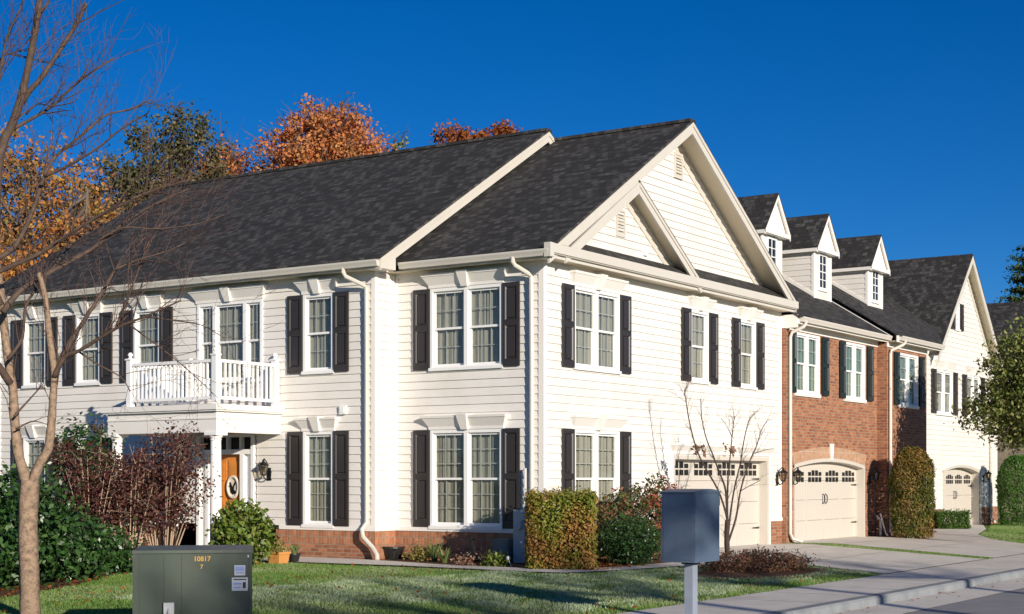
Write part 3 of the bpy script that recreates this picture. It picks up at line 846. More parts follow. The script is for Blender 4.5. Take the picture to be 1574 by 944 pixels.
# boxed eaves return at the foot of the rake
mb.prism([(-1.0, 3.10, 5.79), (-.52, 3.10, 5.79), (-.52, 3.10, zl(-.52) - .2), (-1.0, 3.10, zl(-1.0) - .06)], (0, .42, 0))
mb.box(-.985, -.95, 3.5, 15.3, 5.79, 5.95)
mb.build('fascia', M['cream'], H2)
mb = MB(); mb.box(-.96, XL, 3.5, 15.2, 5.80, 5.815); rake(mb, -.5, zl(-.5) - .1, LX, LZ - .1, 3.15, 3.52, .02); rake(mb, LX, LZ - .1, 11, zl(11) - .1, 3.15, 3.52, .02)
mb.build('soffit', M['soffit'], H2)
mb = MB(); gutter(mb, FW, 3.13, 15.3, .335, 5.825); mb.build('gutter', M['cream'], H2)
downspout(H2, [(-1.04, 4.0, 5.85), (-1.04, 4.0, 5.76), (-1.0, 3.97, 5.68), (-.80, 3.70, 5.52), (-.735, 3.66, 5.46), (-.725, 3.66, 4.0), (-.725, 3.66, 1.0), (-.73, 3.66, .84), (-.83, 3.70, .70), (-.86, 3.64, .56), (-.84, 3.42, .36), (-.88, 3.28, .22), (-.92, 3.24, .12)])
mb = MB(); FW.box(mb, 4.22, 4.38, 0, .07, 2.99, 3.16); FW.box(mb, 4.25, 4.35, .07, .078, 3.02, 3.13); mb.build('dryer_vent', M['white'], H2)
lantern(H2, FW, 6.30, 1.85)
# porch
PX0, PY0, PY1 = -2.53, 5.97, 9.07
mb = MB()
mb.box(PX0 - .10, XL - .02, PY0 - .10, PY1 + .10, 3.06, 3.17); mb.box(PX0 - .07, XL - .02, PY0 - .07, PY1 + .07, 3.03, 3.06)
mb.box(PX0, PX0 + .26, PY0, PY1, 2.62, 3.03); mb.box(PX0 + .26, XL - .02, PY0, PY0 + .24, 2.62, 3.03); mb.box(PX0 + .26, XL - .02, PY1 - .24, PY1, 2.62, 3.03)
mb.box(PX0 - .02, PX0, PY0 - .02, PY1, 2.88, 2.91); mb.box(PX0, XL - .02, PY0 - .02, PY0, 2.88, 2.91)
mb.box(PX0 + .26, XL - .02, PY0 + .24, PY1 - .24, 2.70, 2.74)
po = mb.build('porch_roof', M['trim'], H2)
mb = MB(); mb.box(PX0 - .05, XL - .02, PY0 - .1, PY1 + .1, -.1, .18); mb.build('porch_base', M['brick'], H2)
mb = MB(); mb.box(PX0 - .09, XL - .02, PY0 - .14, PY1 + .14, .18, .235); mb.build('porch_floor', M['concrete'], H2)
for y in (PY0 + .14, PY1 - .14):
    mb = MB()
    mb.box(PX0 - .03, PX0 + .29, y - .16, y + .16, .235, .30); mb.box(PX0 - .03, PX0 + .29, y - .16, y + .16, 2.56, 2.62)
    mb.lathe([(.15, .30), (.15, .35), (.125, .38), (.118, .42), (.116, 1.2), (.104, 2.42), (.102, 2.45), (.118, 2.47), (.104, 2.49), (.14, 2.54), (.145, 2.56)], (PX0 + .13, y, 0), 20)
    mb.build('porch_column', M['white'], H2, smooth=False)
PYR = PY1 - .50
rl = MB()
rl.box(PX0 + .04, PX0 + .12, PY0 + .14, PYR - .14, 4.00, 4.06); rl.box(PX0 + .05, PX0 + .11, PY0 + .14, PYR - .14, 3.27, 3.33)
for y in (PY0 + .09, PYR - .09):
    rl.box(PX0 + .14, XL - .03, y - .04, y + .04, 4.00, 4.06); rl.box(PX0 + .14, XL - .03, y - .03, y + .03, 3.27, 3.33)
for x, y in ((PX0 + .08, PY0 + .09), (PX0 + .08, PYR - .09), (XL - .10, PY0 + .09), (XL - .10, PYR - .09)):
    rl.box(x - .06, x + .06, y - .06, y + .06, 3.17, 4.13); rl.box(x - .08, x + .08, y - .08, y + .08, 4.13, 4.16)
    rl.lathe([(.07, 4.16), (.03, 4.19), (.03, 4.20), (.055, 4.23), (.05, 4.26), (.02, 4.29)], (x, y, 0), 10)
rail = rl.build('balcony_railing', M['white'], H2)
nb = 21
for k in range(1, nb):
    y = PY0 + .09 + (PYR - PY0 - .18) * k / nb
    m_ = MB(); m_.box(PX0 + .062, PX0 + .098, y - .018, y + .018, 3.33, 4.00); m_.build('baluster', M['white'], rail)
for yy in (PY0 + .09, PYR - .09):
    for k in range(1, 13):
        x = PX0 + .08 + (XL - .10 - PX0 - .08) * k / 13
        m_ = MB(); m_.box(x - .018, x + .018, yy - .018, yy + .018, 3.33, 4.00); m_.build('baluster', M['white'], rail)
# entrance
mb = MB()
FW.box(mb, 6.70, 6.78, -.14, .06, .24, 2.62); FW.box(mb, 8.28, 8.36, -.14, .06, .24, 2.62)
FW.box(mb, 6.78, 8.28, -.14, .055, 2.58, 2.64); FW.box(mb, 6.78, 8.28, -.14, .05, 2.22, 2.32); FW.box(mb, 7.00, 7.10, -.14, .052, .24, 2.22); FW.box(mb, 8.02, 8.10, -.14, .052, .24, 2.22)
FW.box(mb, 6.78, 7.00, -.12, -.05, .24, 2.22); FW.box(mb, 8.10, 8.28, -.12, -.05, .24, 2.22); FW.box(mb, 6.82, 6.96, -.05, -.035, .4, 1.0)
for y in (7.10, 7.48, 7.86): FW.box(mb, y, y + .03, -.1, .03, 2.32, 2.58)
df = mb.build('door_frame', M['white'], H2)
mb = MB(); FW.box(mb, 6.78, 8.28, -.12, -.09, 2.32, 2.58); mb.build('transom', M['dark'], df)
mb = MB()
FW.box(mb, 7.11, 8.01, -.12, -.07, .25, 2.22)
for a, b, c, d in ((7.20, 7.52, .40, .95), (7.60, 7.92, .40, .95), (7.20, 7.52, 1.10, 2.08), (7.60, 7.92, 1.10, 2.08)):
    FW.box(mb, a, b, -.07, -.055, c, d); FW.box(mb, a + .05, b - .05, -.055, -.045, c + .05, d - .05)
dr = mb.build('front_door', M['wooddoor'], H2)
mb = MB(); mb.lathe([(.03, -.03), (.03, .03)], FW.P(7.18, -.03, 1.15), 10); mb.build('door_handle', M['black'], dr)
# wreath on the door
wr = thing('door_wreath', 'oval cream wreath with a dark rabbit figure hanging on the orange door', 'wreath', FW.P(7.35, -.02, 1.53))
mb = MB(); ring = []
for k in range(29):
    t = 2 * math.pi * k / 28; ring.append(FW.P(7.35 + .155 * math.cos(t), -.012, 1.53 + .22 * math.sin(t)))
mb.tube(ring, .03, 7, cap=False)
pl = [(7.35 + .15 * math.cos(2 * math.pi * k / 24), 1.53 + .21 * math.sin(2 * math.pi * k / 24)) for k in range(24)]
FW.prism(mb, pl, -.04, -.028); mb.build('ring', M['wreath'], wr)
mb = MB()
body = [(7.44, 1.52), (7.43, 1.42), (7.36, 1.375), (7.29, 1.39), (7.27, 1.43), (7.32, 1.46), (7.34, 1.50), (7.33, 1.535), (7.28, 1.62), (7.30, 1.64), (7.355, 1.55), (7.385, 1.53), (7.43, 1.63), (7.46, 1.63)]
FW.prism(mb, body, -.028, -.012); mb.build('rabbit_figure', M['black'], wr)

# ================================================================== brick townhouses
Y2, Y3, Y4 = -.13, -.41, .59
XA, XB, XC = 10.92, 17.22, 20.6
F2 = Fac('R', Y2); F3 = Fac('R', Y3); F4 = Fac('R', Y4)
RP = .62                                   # roof pitch of the brick pair
def dormer(house, x0, x1, yd, zb, ze, za, pitch, ye, ze0):
    """gabled dormer: face at yd between x0 and x1, eaves ze, ridge za, on a roof rising from (ye, ze0)"""
    f = Fac('R', yd); xm = (x0 + x1) / 2
    def roofz(y): return ze0 + pitch * (y - ye)
    yb = ye + (ze - ze0) / pitch           # where the eaves meet the main roof
    yr = ye + (za - ze0) / pitch
    d = MB()
    flatwall(d, f, zb - .3, ze - .05, x0, x1)
    d.quad((x0, yd, ze - .05), (x1, yd, ze - .05), (xm, yd, za - .10))
    fl = Fac('L', x0)
    z = zb - .2
    while z < ze - .05:
        zt = min(z + .16, ze - .05)
        ya = min(yb, ye + (z - ze0) / pitch + .3); yc = min(yb + .2, ye + (zt - ze0) / pitch + .3)
        if yc > yd + .01: d.quad((x0 - .017, max(ya, yd), z), (x0 - .017, yd, z), (x0 - .001, yd, zt), (x0 - .001, yc, zt))
        if ya > yd + .01: d.quad((x0 - .017, yd, z), (x0 - .017, ya, z), (x0, ya, z), (x0, yd, z))
        z += .16
    d.quad((x1, yd, zb - .3), (x1, yb, ze - .05), (x1, yd, ze - .05))
    dm = d.build('dormer', M['siding'], house)
    t = MB()
    f.box(t, x0 - .018, x0 + .10, -.06, .02, zb - .12, ze - .08); f.box(t, x1 - .10, x1 + .018, -.06, .02, zb - .12, ze - .08)
    f.box(t, x0 + .10, x1 - .10, 0, .016, ze - .14, ze)
    ov = .17
    sl = (za - ze) / ((x1 - x0) / 2)
    for s in (-1, 1):
        xa, xb = xm, xm + s * ((x1 - x0) / 2 + ov); zb_ = za - sl * abs(xb - xa)
        rake(t, xa, za - .035, xb, zb_ - .035, yd - ov - .03, yd - ov, .15)
        rake(t, xa, za - .10, xb, zb_ - .10, yd - ov, yd + .02, .02)
    zE = za - sl * ((x1 - x0) / 2 + ov)
    t.box(x0 - ov, x1 + ov, yd - ov - .025, yd, zE - .13, zE - .02)
    t.box(x0 - ov - .015, x0 - ov + .03, yd - ov, yb - .25, zE - .16, zE - .066); t.box(x0 - ov + .03, x0, yd - ov, yb, zE - .12, zE - .1)
    t.quad((xm, yd - ov + .06, za - .1), (x0 - .1, yd - ov + .06, zE - .05), (x1 + .1, yd - ov + .06, zE - .05))
    # sloping flashing board along the roof
    t.prism([(x0 - .03, yd - .02, roofz(yd) + .01), (x0 - .03, yb, roofz(yb) + .01), (x0 - .03, yb, roofz(yb) + .11), (x0 - .03, yd - .02, roofz(yd) + .11)], (.02, 0, 0))
    t.build('dormer_trim', M['trim'], dm)
    r = MB()
    for s in (-1, 1):
        xb = xm + s * ((x1 - x0) / 2 + ov + .02); zb_ = za - sl * abs(xb - xm)
        yz = ye + (zb_ - ze0) / pitch
        r.prism([(xm, yd - ov - .04, za), (xb, yd - ov - .04, zb_), (xb, yz + .3, zb_), (xm, yr + .3, za)], (0, 0, -.035))
    r.build('dormer_roof', M['roof'], dm)
    w = MB(); wx0, wx1 = xm - .24, xm + .24; wz0, wz1 = zb + .30, zb + 1.19
    f.box(w, wx0 - .06, wx0, 0, .03, wz0 - .06, wz1 + .06); f.box(w, wx1, wx1 + .06, 0, .03, wz0 - .06, wz1 + .06)
    f.box(w, wx0, wx1, 0, .03, wz1, wz1 + .06); f.box(w, wx0 - .08, wx1 + .08, 0, .045, wz0 - .10, wz0 - .001)
    f.box(w, xm - .014, xm + .014, .002, .02, wz0, wz1)
    for k in (1, 2, 3): z = wz0 + (wz1 - wz0) * k / 4; f.box(w, wx0, wx1, .002, .018 + .006 * (k == 2), z - .011 - .006 * (k == 2), z + .011)
    w.build('dormer_window', M['white'], dm)
    g = MB(); f.box(g, wx0, wx1, .0015, .006, wz0, wz1); g.build('dormer_pane', M['darkglass'], dm)

M['darkglass'] = plain('glass_dark', (.012, .016, .022), .08, .1, 3, spec=.6)

H3 = thing('townhouse', 'red brick townhouse with an arched cream garage door and green shutters', 'house', (14, Y2, 0))
h2 = []
for a, b in ((11.46, 12.98), (14.76, 16.22)):
    h2.append(window(H3, F2, a, b, 3.84, 5.37, (1, 1), 2, 3, 'curtainreflect'))
    shutter(H3, F2, a - .40 if a > 12 else a - .36, a - .02, 3.86, 5.37, M['shuttergreen']); shutter(H3, F2, b + .16, b + .58, 3.86, 5.37, M['shuttergreen'])
garage(H3, F2, 11.38, 16.22, .10, 2.06, .20, .18)
h2.append((11.38, 16.22, -.5, 2.30))
mb = MB(); flatwall(mb, F2, -.1, 5.42, XA, XB, h2); Fac('L', XA).box(mb, Y2, .02, -.01, 0, -.1, 5.5)
# brick returns at the sides of the arch head
mb.build('wall', M['brick'], H3)
mb = MB()
lo = arc(11.38, 16.22, 2.055, .18, 18); hi = [(u + (.16 if i == 18 else (-.16 if i == 0 else 0)), z + .30) for i, (u, z) in enumerate(lo)]
for k in range(18): F2.prism(mb, [lo[k], lo[k + 1], hi[k + 1], hi[k]], -.12, .02)
ar = mb.build('arch_lintel', M['archbrick'], H3)
mb = MB(); F2.prism(mb, [(13.73, 2.2), (13.87, 2.2), (13.93, 2.62), (13.67, 2.62)], .02, .05); mb.build('keystone', M['trim'], ar)
mb = MB(); F2.box(mb, XA, XB, -.01, .03, 5.40, 5.58); F2.box(mb, 11.40, 13.03, 0, .05, 3.78, 3.84); F2.box(mb, 14.70, 16.27, 0, .05, 3.78, 3.84)
mb.box(XA - .02, XB + .1, Y2 - .33, Y2 - .29, 5.52, 5.70); mb.box(XA - .035, XA - .005, Y2 - .325, .25, 5.42, 5.74)
mb.build('fascia', M['trim'], H3)
mb = MB(); gutter(mb, F2, XA + .05, XB, .335, 5.565); mb.build('gutter', M['cream'], H3)
mb = MB(); mb.box(XA, XB, Y2 - .30, Y2, 5.555, 5.57); mb.build('soffit', M['soffit'], H3)
YE2 = Y2 - .37; ZE2 = 5.70
def rz2(y): return ZE2 + RP * (y - YE2)
mb = MB(); mb.prism([(XA - .05, YE2, ZE2), (XB + .06, YE2, ZE2), (XB + .06, 6.2, rz2(6.2)), (XA - .05, 6.2, rz2(6.2))], (0, 0, -.05))
mb.prism([(XA - .05, 6.2, rz2(6.2)), (XB + .06, 6.2, rz2(6.2)), (XB + .06, 12.4, ZE2), (XA - .05, 12.4, ZE2)], (0, 0, -.05))
mb.build('roof', M['roof'], H3)
mb = MB(); mb.prism([(XB + .05, YE2, ZE2 + .02), (XB + .05, 6.2, rz2(6.2) + .02), (XB + .05, 6.2, rz2(6.2) - .12), (XB + .05, YE2, ZE2 - .12)], (.035, 0, 0)); mb.build('rake_board', M['trim'], H3)
dormer(H3, 12.40, 13.66, 1.2, 6.80, 8.42, 9.20, RP, YE2, ZE2)
dormer(H3, 15.86, 17.12, 1.2, 6.78, 8.38, 9.16, RP, YE2, ZE2)
downspout(H3, [(11.20, Y2 - .40, 5.60), (11.20, Y2 - .40, 5.52), (11.16, Y2 - .36, 5.45), (11.06, Y2 - .10, 5.32), (11.05, Y2 - .06, 5.2), (11.05, Y2 - .06, 2.0), (11.05, Y2 - .06, .35), (11.10, Y2 - .10, .22), (11.25, Y2 - .30, .15)])
lantern(H3, F2, 11.22, 1.72); lantern(H3, F2, 16.62, 1.74)

H4 = thing('townhouse', 'narrow red brick townhouse partly in tree shade behind the tall clipped evergreen', 'house', (19, Y3, 0))
h3 = [window(H4, F3, 18.16, 19.75, 3.80, 5.30, (1, 1), 2, 3, 'curtainreflect')]
shutter(H4, F3, 17.74, 18.14, 3.82, 5.30, M['shuttergreen']); shutter(H4, F3, 19.88, 20.28, 3.82, 5.30, M['shuttergreen'])
mb = MB(); flatwall(mb, F3, -.1, 5.42, XB, XC, h3); Fac('L', XB).box(mb, Y3, Y2 + .02, -.01, 0, -.1, 5.5); mb.box(XC - .01, XC, Y3, Y4 + .05, -.1, 5.5)
mb.build('wall', M['brick'], H4)
mb = MB(); F3.box(mb, XB, XC, -.01, .03, 5.40, 5.58); F3.box(mb, 18.1, 19.8, 0, .05, 3.74, 3.80); mb.box(XB - .02, XC + .35, Y3 - .33, Y3 - .29, 5.52, 5.70); mb.build('fascia', M['trim'], H4)
mb = MB(); gutter(mb, F3, XB + .06, XC + .40, .335, 5.565); mb.build('gutter', M['cream'], H4)
mb = MB(); mb.box(XB, XC + .35, Y3 - .30, Y4, 5.545, 5.56); mb.build('soffit', M['soffit'], H4)
YE3 = Y3 - .37; ZE3 = 5.70
def rz3(y): return ZE3 + RP * (y - YE3)
mb = MB(); mb.prism([(XB + .09, YE3, ZE3), (XC + .40, YE3, ZE3), (24.1, Y4 - .2, rz3(Y4 - .2)), (XB + .09, Y4 - .2, rz3(Y4 - .2))], (0, 0, -.05))
mb.prism([(XB + .09, Y4 - .2, rz3(Y4 - .2)), (25.0, Y4 - .2, rz3(Y4 - .2)), (26.5, 6.2, rz3(6.2)), (XB + .09, 6.2, rz3(6.2))], (0, 0, -.05))
mb.build('roof', M['roof'], H4)
dormer(H4, 20.0, 21.26, 1.2, 6.84, 8.34, 9.12, RP, YE3, ZE3)
downspout(H4, [(17.6, Y3 - .40, 5.60), (17.6, Y3 - .40, 5.52), (17.55, Y3 - .34, 5.45), (17.37, Y3 - .08, 5.30), (17.36, Y3 - .06, 5.2), (17.36, Y3 - .06, 2.0), (17.36, Y3 - .06, .2)])
mb = MB()
F3.box(mb, 17.55, 17.80, .0, .12, .75, 1.25); mb.tube([F3.P(17.68, .06, .75), F3.P(17.68, .06, .1)], .03, 8); mb.build('electric_meter', M['grey'], H4)

# white end townhouse with the steep gable
H5 = thing('townhouse', 'white sided end townhouse with a steep gable and small attic window', 'house', (26, Y4, 0))
GX, GZ, GS = 27.35, 9.30, 1.0
h5 = []
for a, b in ((24.42, 26.14), (27.62, 29.2)):
    h5.append(window(H5, F4, a, b, 3.80, 5.24, (1, 1), 2)); shutter(H5, F4, a - .46, a - .02, 3.82, 5.24, M['shutter']); shutter(H5, F4, b + .02, b + .46, 3.82, 5.24, M['shutter']); lintel(H5, F4, a, b, 5.25, .3)
h5.append(window(H5, F4, 26.36, 26.86, 6.68, 7.58, (1,), 2, 2)); shutter(H5, F4, 25.98, 26.34, 6.68, 7.58, M['shutter']); shutter(H5, F4, 26.88, 27.24, 6.68, 7.58, M['shutter']); lintel(H5, F4, 26.3, 26.92, 7.59, .3)
garage(H5, F4, 25.15, 29.14, .08, 1.98, .25, .2)
h5.append((25.15, 29.14, -.5, 2.12))
mb = MB()
siding(mb, F4, .72, 5.92, XC, 31.22, h5)
siding(mb, F4, 5.92, 6.4, XC, 24.3); siding(mb, F4, 5.92, 9.2, lambda z: GX - (GZ - .1 - z) / GS, lambda z: GX + (GZ - .1 - z) / GS, [])
mb.box(31.2, 31.25, Y4, 12, 0, 6); mb.box(XC, XC + .04, Y4 + .05, 12, 0, 5.6)
mb.build('wall', M['siding'], H5)
mb = MB(); F4.box(mb, 31.12, 31.24, -.03, .026, .7, 5.9); mb.build('corner_trim', M['trim'], H5)
mb = MB(); F4.box(mb, 29.16, 29.3, -.1, .03, .08, 2.0); mb.build('door_trim', M['trim'], H5)
mb = MB()
lo = arc(25.05, 29.24, 1.97, .2, 14); hi = [(u, z + .16) for u, z in lo]
for k in range(14): F4.prism(mb, [lo[k], lo[k + 1], hi[k + 1], hi[k]], -.1, .035)
mb.build('arch_trim', M['trim'], H5)
mb = MB(); F4.box(mb, XC + .05, 25.05, -.05, .03, -.1, .72); mb.build('brick_base', M['brick'], H5); mb = MB(); F4.box(mb, 29.3, 31.24, -.05, .03, -.1, .72); mb.build('brick_base', M['brick'], H5)
def zg(x): return GZ - GS * abs(x - GX)
mb = MB()
slab(mb, [(23.75, Y4 - .34, zg(23.75)), (GX, Y4 - .34, GZ), (GX, 13, GZ), (23.75, 13, zg(23.75))], .06)
slab(mb, [(GX, Y4 - .34, GZ), (31.0, Y4 - .34, zg(31.0)), (31.0, 13, zg(31.0)), (GX, 13, GZ)], .06)
mb.build('roof', M['roof'], H5)
mb = MB()
rake(mb, 23.77, zg(23.77) - .055, GX, GZ - .055, Y4 - .335, Y4 - .295, .26); rake(mb, GX, GZ - .055, 31.0, zg(31.0) - .055, Y4 - .335, Y4 - .295, .26)
rake(mb, 24.3, zg(24.3) - .33, GX, GZ - .33, Y4 - .04, Y4 - .01, .16); rake(mb, GX, GZ - .33, 30.7, zg(30.7) - .33, Y4 - .04, Y4 - .01, .16)
mb.build('fascia', M['cream'], H5)
mb = MB(); rake(mb, 23.8, zg(23.8) - .1, GX, GZ - .1, Y4 - .3, Y4, .02); rake(mb, GX, GZ - .1, 31, zg(31) - .1, Y4 - .3, Y4, .02); mb.build('soffit', M['soffit'], H5)
downspout(H5, [(30.3, Y4 - .07, 5.8), (30.3, Y4 - .07, 3), (30.3, Y4 - .07, .3), (30.35, Y4 - .2, .15)], .06)
lantern(H5, F4, 29.6, 1.75)

# house further along the street
H6 = thing('house', 'distant house with a dark roof and brown stone wall behind the leafy tree', 'house', (44, 2, 0))
M['stone'] = brickmat('stone_wall', (.33, .27, .20), (.22, .17, .13), (.30, .26, .21), .42, .17, .02)
H6.location = (41, 3, 0)
mb = MB(); mb.box(36.6, 45.4, -6, 12, -.1, 5.6); mb.build('wall', M['stone'], H6)
mb = MB(); mb.prism([(36.1, -6.4, 5.5), (36.1, 12.4, 5.5), (41, 12.4, 9.15), (41, -6.4, 9.15)], (0, 0, -.08)); mb.prism([(45.9, -6.4, 5.5), (45.9, 12.4, 5.5), (41, 12.4, 9.15), (41, -6.4, 9.15)], (0, 0, -.08)); mb.build('roof', M['roof'], H6)
mb = MB(); mb.prism([(36.62, -5.99, 5.5), (45.38, -5.99, 5.5), (41, -5.99, 8.9)], (0, .1, 0)); mb.build('gable_wall', M['siding'], H6)
mb = MB(); mb.box(36.0, 36.1, -6.3, 12.3, 5.36, 5.5); mb.build('gutter', M['cream'], H6)
for y in (-4, -.5, 3, 6.5):
    window(H6, Fac('L', 36.56), y, y + 1.1, 3.4, 4.9, (1,), 2, 2); window(H6, Fac('L', 36.56), y, y + 1.1, .8, 2.5, (1,), 2, 2)

# ================================================================== ground
def gz(y): return .09 * min(1.0, max(0.0, (y + 5.9) / 4.9))
def sheet(name, poly, mat, dz, kind='structure', ys=(-5.9, -1.0)):
    """flat polygon laid over the gently rising lawn, cut where the slope changes"""
    import bmesh
    bm = bmesh.new()
    vs = [bm.verts.new((x, y, 0)) for x, y in poly]
    bm.faces.new(vs)
    for y in ys: bmesh.ops.bisect_plane(bm, geom=bm.verts[:] + bm.edges[:] + bm.faces[:], plane_co=(0, y, 0), plane_no=(0, 1, 0))
    for v in bm.verts: v.co.z = gz(v.co.y) + dz
    bmesh.ops.recalc_face_normals(bm, faces=bm.faces)
    me = bpy.data.meshes.new(name); bm.to_mesh(me); bm.free()
    me.update()
    if me.polygons[0].normal.z < 0: me.flip_normals()
    me.materials.append(mat)
    o = bpy.data.objects.new(name, me); COL.objects.link(o); o['kind'] = kind
    return o
mb = MB(); mb.quad((-600, -600, -.22), (600, -600, -.22), (600, 600, -.22), (-600, 600, -.22)); mb.build('ground', M['lawn']).__setitem__('kind', 'structure')
sheet('lawn', [(-90, -5.9), (90, -5.9), (90, 60), (-90, 60)], M['lawn'], 0)
mb = MB(); mb.box(-90, 90, -7.40, -5.9, -.25, .012); sw = mb.build('sidewalk', M['concrete']); sw['kind'] = 'structure'
mb = MB()
k = -90
while k < 90:                                   # kerb stones with fine joints
    mb.prism([(k + .006, -7.40, .014), (k + .006, -7.57, .012), (k + .006, -7.60, -.02), (k + .006, -7.61, -.2), (k + .006, -7.40, -.2)], (2.988, 0, 0)); k += 3
mb.build('kerb', M['kerb']).__setitem__('kind', 'structure')
mb = MB(); mb.quad((-90, -8.36, -.124), (90, -8.36, -.124), (90, -7.60, -.11), (-90, -7.60, -.11)); mb.build('gutter_pan', M['concrete']).__setitem__('kind', 'structure')
mb = MB(); mb.quad((-90, -14.4, -.128), (90, -14.4, -.128), (90, -8.36, -.128), (-90, -8.36, -.128)); mb.build('road', M['asphalt']).__setitem__('kind', 'structure')
mb = MB(); mb.box(-90, 90, -14.60, -14.4, -.25, .01); mb.build('kerb', M['kerb']).__setitem__('kind', 'structure')
mb = MB(); mb.box(-90, 90, -16.1, -14.60, -.25, .006); mb.build('sidewalk', M['concrete']).__setitem__('kind', 'structure')
mb = MB(); mb.quad((-90, -80, 0), (90, -80, 0), (90, -16.1, 0), (-90, -16.1, 0)); mb.build('verge', M['lawn']).__setitem__('kind', 'structure')
# pavement joints
mb = MB()
for k in range(-30, 31):
    mb.box(k * 1.52, k * 1.52 + .016, -7.395, -5.905, .0125, .0138)
mb.build('pavement_joints', M['kerb']).__setitem__('kind', 'structure')
sheet('driveway', [(2.0, -5.9), (8.0, -5.9), (10.9, -.6), (10.7, .4), (4.9, .4), (4.4, -1.6), (3.4, -3.7)], M['concrete'], .022)
sheet('driveway', [(8.6, -5.9), (14.0, -5.9), (15.1, -3.6), (16.0, -1.6), (16.5, .3), (11.3, .3), (11.6, -1.2)], M['concrete'], .022)
sheet('driveway', [(15.2, -3.55), (17.4, -3.3), (20.4, -2.0), (24.6, -1.0), (29.3, .5), (29.3, 1.0), (24.9, 1.0), (21.2, -.55), (17.6, -1.15), (16.2, -1.9)], M['concrete'], .018)
sheet('driveway', [(14.05, -5.88), (14.4, -5.6), (17.4, -3.3), (15.1, -3.55)], M['concrete'], .020)
def joint(p, q, wd=.022):
    p = Vector((p[0], p[1], 0)); q = Vector((q[0], q[1], 0)); n_ = (q - p).normalized(); n_ = Vector((-n_.y, n_.x, 0)) * wd / 2
    sheet('driveway_joint', [tuple((p - n_).xy), tuple((q - n_).xy), tuple((q + n_).xy), tuple((p + n_).xy)], M['kerb'], .0265)
joint((3.5, -3.6), (9.3, -3.4)); joint((4.5, -1.5), (10.4, -1.4)); joint((5.1, -5.85), (7.7, .2)); joint((10.6, -3.4), (15.1, -3.5)); joint((11.7, -1.3), (16.0, -1.5)); joint((11.2, -5.85), (13.8, .2))
sheet('footpath', [(-2.15, 7.4), (-2.25, 4.2), (-2.1, 1.7), (-2.3, -1.2), (-2.0, -1.75), (-1.1, -2.02), (1.2, -2.40), (4.4, -2.9), (4.7, -1.9), (1.2, -1.72), (-.85, -1.50), (-1.5, -1.15), (-1.35, 1.5), (-.95, 3.0), (-.72, 4.0), (-.72, 7.4)], M['concrete'], .030)
sheet('planting_bed', [(-1.5, -1.6), (-1.3, 1.5), (-.9, 3.0), (-.6, 4.2), (.1, 4.2), (.1, .1), (5.0, .1), (4.6, -1.95), (1.2, -1.75)], M['mulch'], .016)
sheet('planting_bed', [(-12.5, 1.2), (-10.6, 1.85), (-8.4, 3.0), (-6.4, 4.5), (-4.2, 5.6), (-2.3, 5.9), (-.7, 6.2), (-.7, 16), (-14, 16)], M['mulch'], .016)
sheet('planting_bed', [(-1.2, -3.3), (2.9, -3.0), (2.6, -4.6), (.6, -5.3), (-1.0, -4.6)], M['mulch'], .016)
sheet('planting_bed', [(16.3, -1.8), (17.6, -1.1), (21.2, -.5), (25, .5), (25, .7), (16.6, .2), (16.2, -.6)], M['mulch'], .016)

# ================================================================== trees and shrubs
LM = {}
LM['orange'] = leafmat('leaf_orange', [(.52, .17, .03), (.60, .26, .05), (.36, .12, .04), (.58, .36, .09), (.17, .18, .05)], trans=.3, posvar=(.55, .45))
LM['orangered'] = leafmat('leaf_orangered', [(.56, .19, .06), (.50, .14, .06), (.64, .27, .08), (.34, .17, .08), (.62, .38, .12)], trans=.3, posvar=(.55, .45))
LM['rust'] = leafmat('leaf_rust', [(.42, .14, .03), (.26, .07, .02), (.52, .22, .06)], trans=.3, posvar=(.55, .45))
LM['goldgreen'] = leafmat('leaf_goldgreen', [(.48, .23, .06), (.30, .25, .08), (.54, .19, .05), (.15, .15, .05), (.40, .24, .09)], trans=.3, posvar=(.55, .45))
LM['olive'] = leafmat('leaf_olive', [(.07, .08, .03), (.14, .13, .055), (.04, .055, .02), (.23, .18, .085), (.28, .16, .08)], trans=.2, posvar=(.55, .45))
LM['pine'] = leafmat('needles_pine', [(.03, .065, .02), (.055, .10, .026), (.085, .12, .03), (.018, .042, .016)], trans=.15)
LM['yellowolive'] = leafmat('leaf_yellowolive', [(.09, .14, .026), (.21, .25, .06), (.05, .08, .018), (.38, .37, .13), (.07, .11, .022)], trans=.3)
LM['darkgreen'] = leafmat('leaf_darkgreen', [(.022, .06, .014), (.042, .11, .022), (.013, .034, .010), (.08, .16, .038)], rough=.35, trans=.15, spec=.5)
LM['burgundy'] = leafmat('leaf_burgundy', [(.075, .022, .022), (.13, .035, .032), (.045, .018, .016), (.16, .065, .05), (.07, .05, .03)], trans=.3)
LM['limegreen'] = leafmat('leaf_lime', [(.09, .17, .02), (.18, .24, .035), (.05, .11, .015), (.30, .30, .07)], trans=.25, rough=.4, spec=.5)
LM['hedge'] = leafmat('leaf_hedge', [(.38, .21, .08), (.36, .17, .05), (.25, .22, .04), (.18, .22, .03), (.11, .17, .02)], trans=.2, posvar=(1.5, .55))
LM['mixed'] = leafmat('leaf_mixed', [(.03, .05, .014), (.07, .11, .025), (.16, .16, .05), (.26, .10, .06), (.04, .05, .02)], trans=.2)
LM['redtips'] = leafmat('leaf_redtips', [(.40, .05, .04), (.30, .10, .05), (.50, .12, .08)], trans=.25)
LM['redbrown'] = leafmat('leaf_redbrown', [(.17, .07, .05), (.26, .11, .07), (.13, .10, .045), (.32, .18, .11)], trans=.2)
LM['arb'] = leafmat('leaf_arborvitae', [(.055, .085, .016), (.09, .11, .018), (.15, .13, .025), (.23, .13, .035), (.28, .17, .05)], trans=.15, posvar=(1.0, .5))
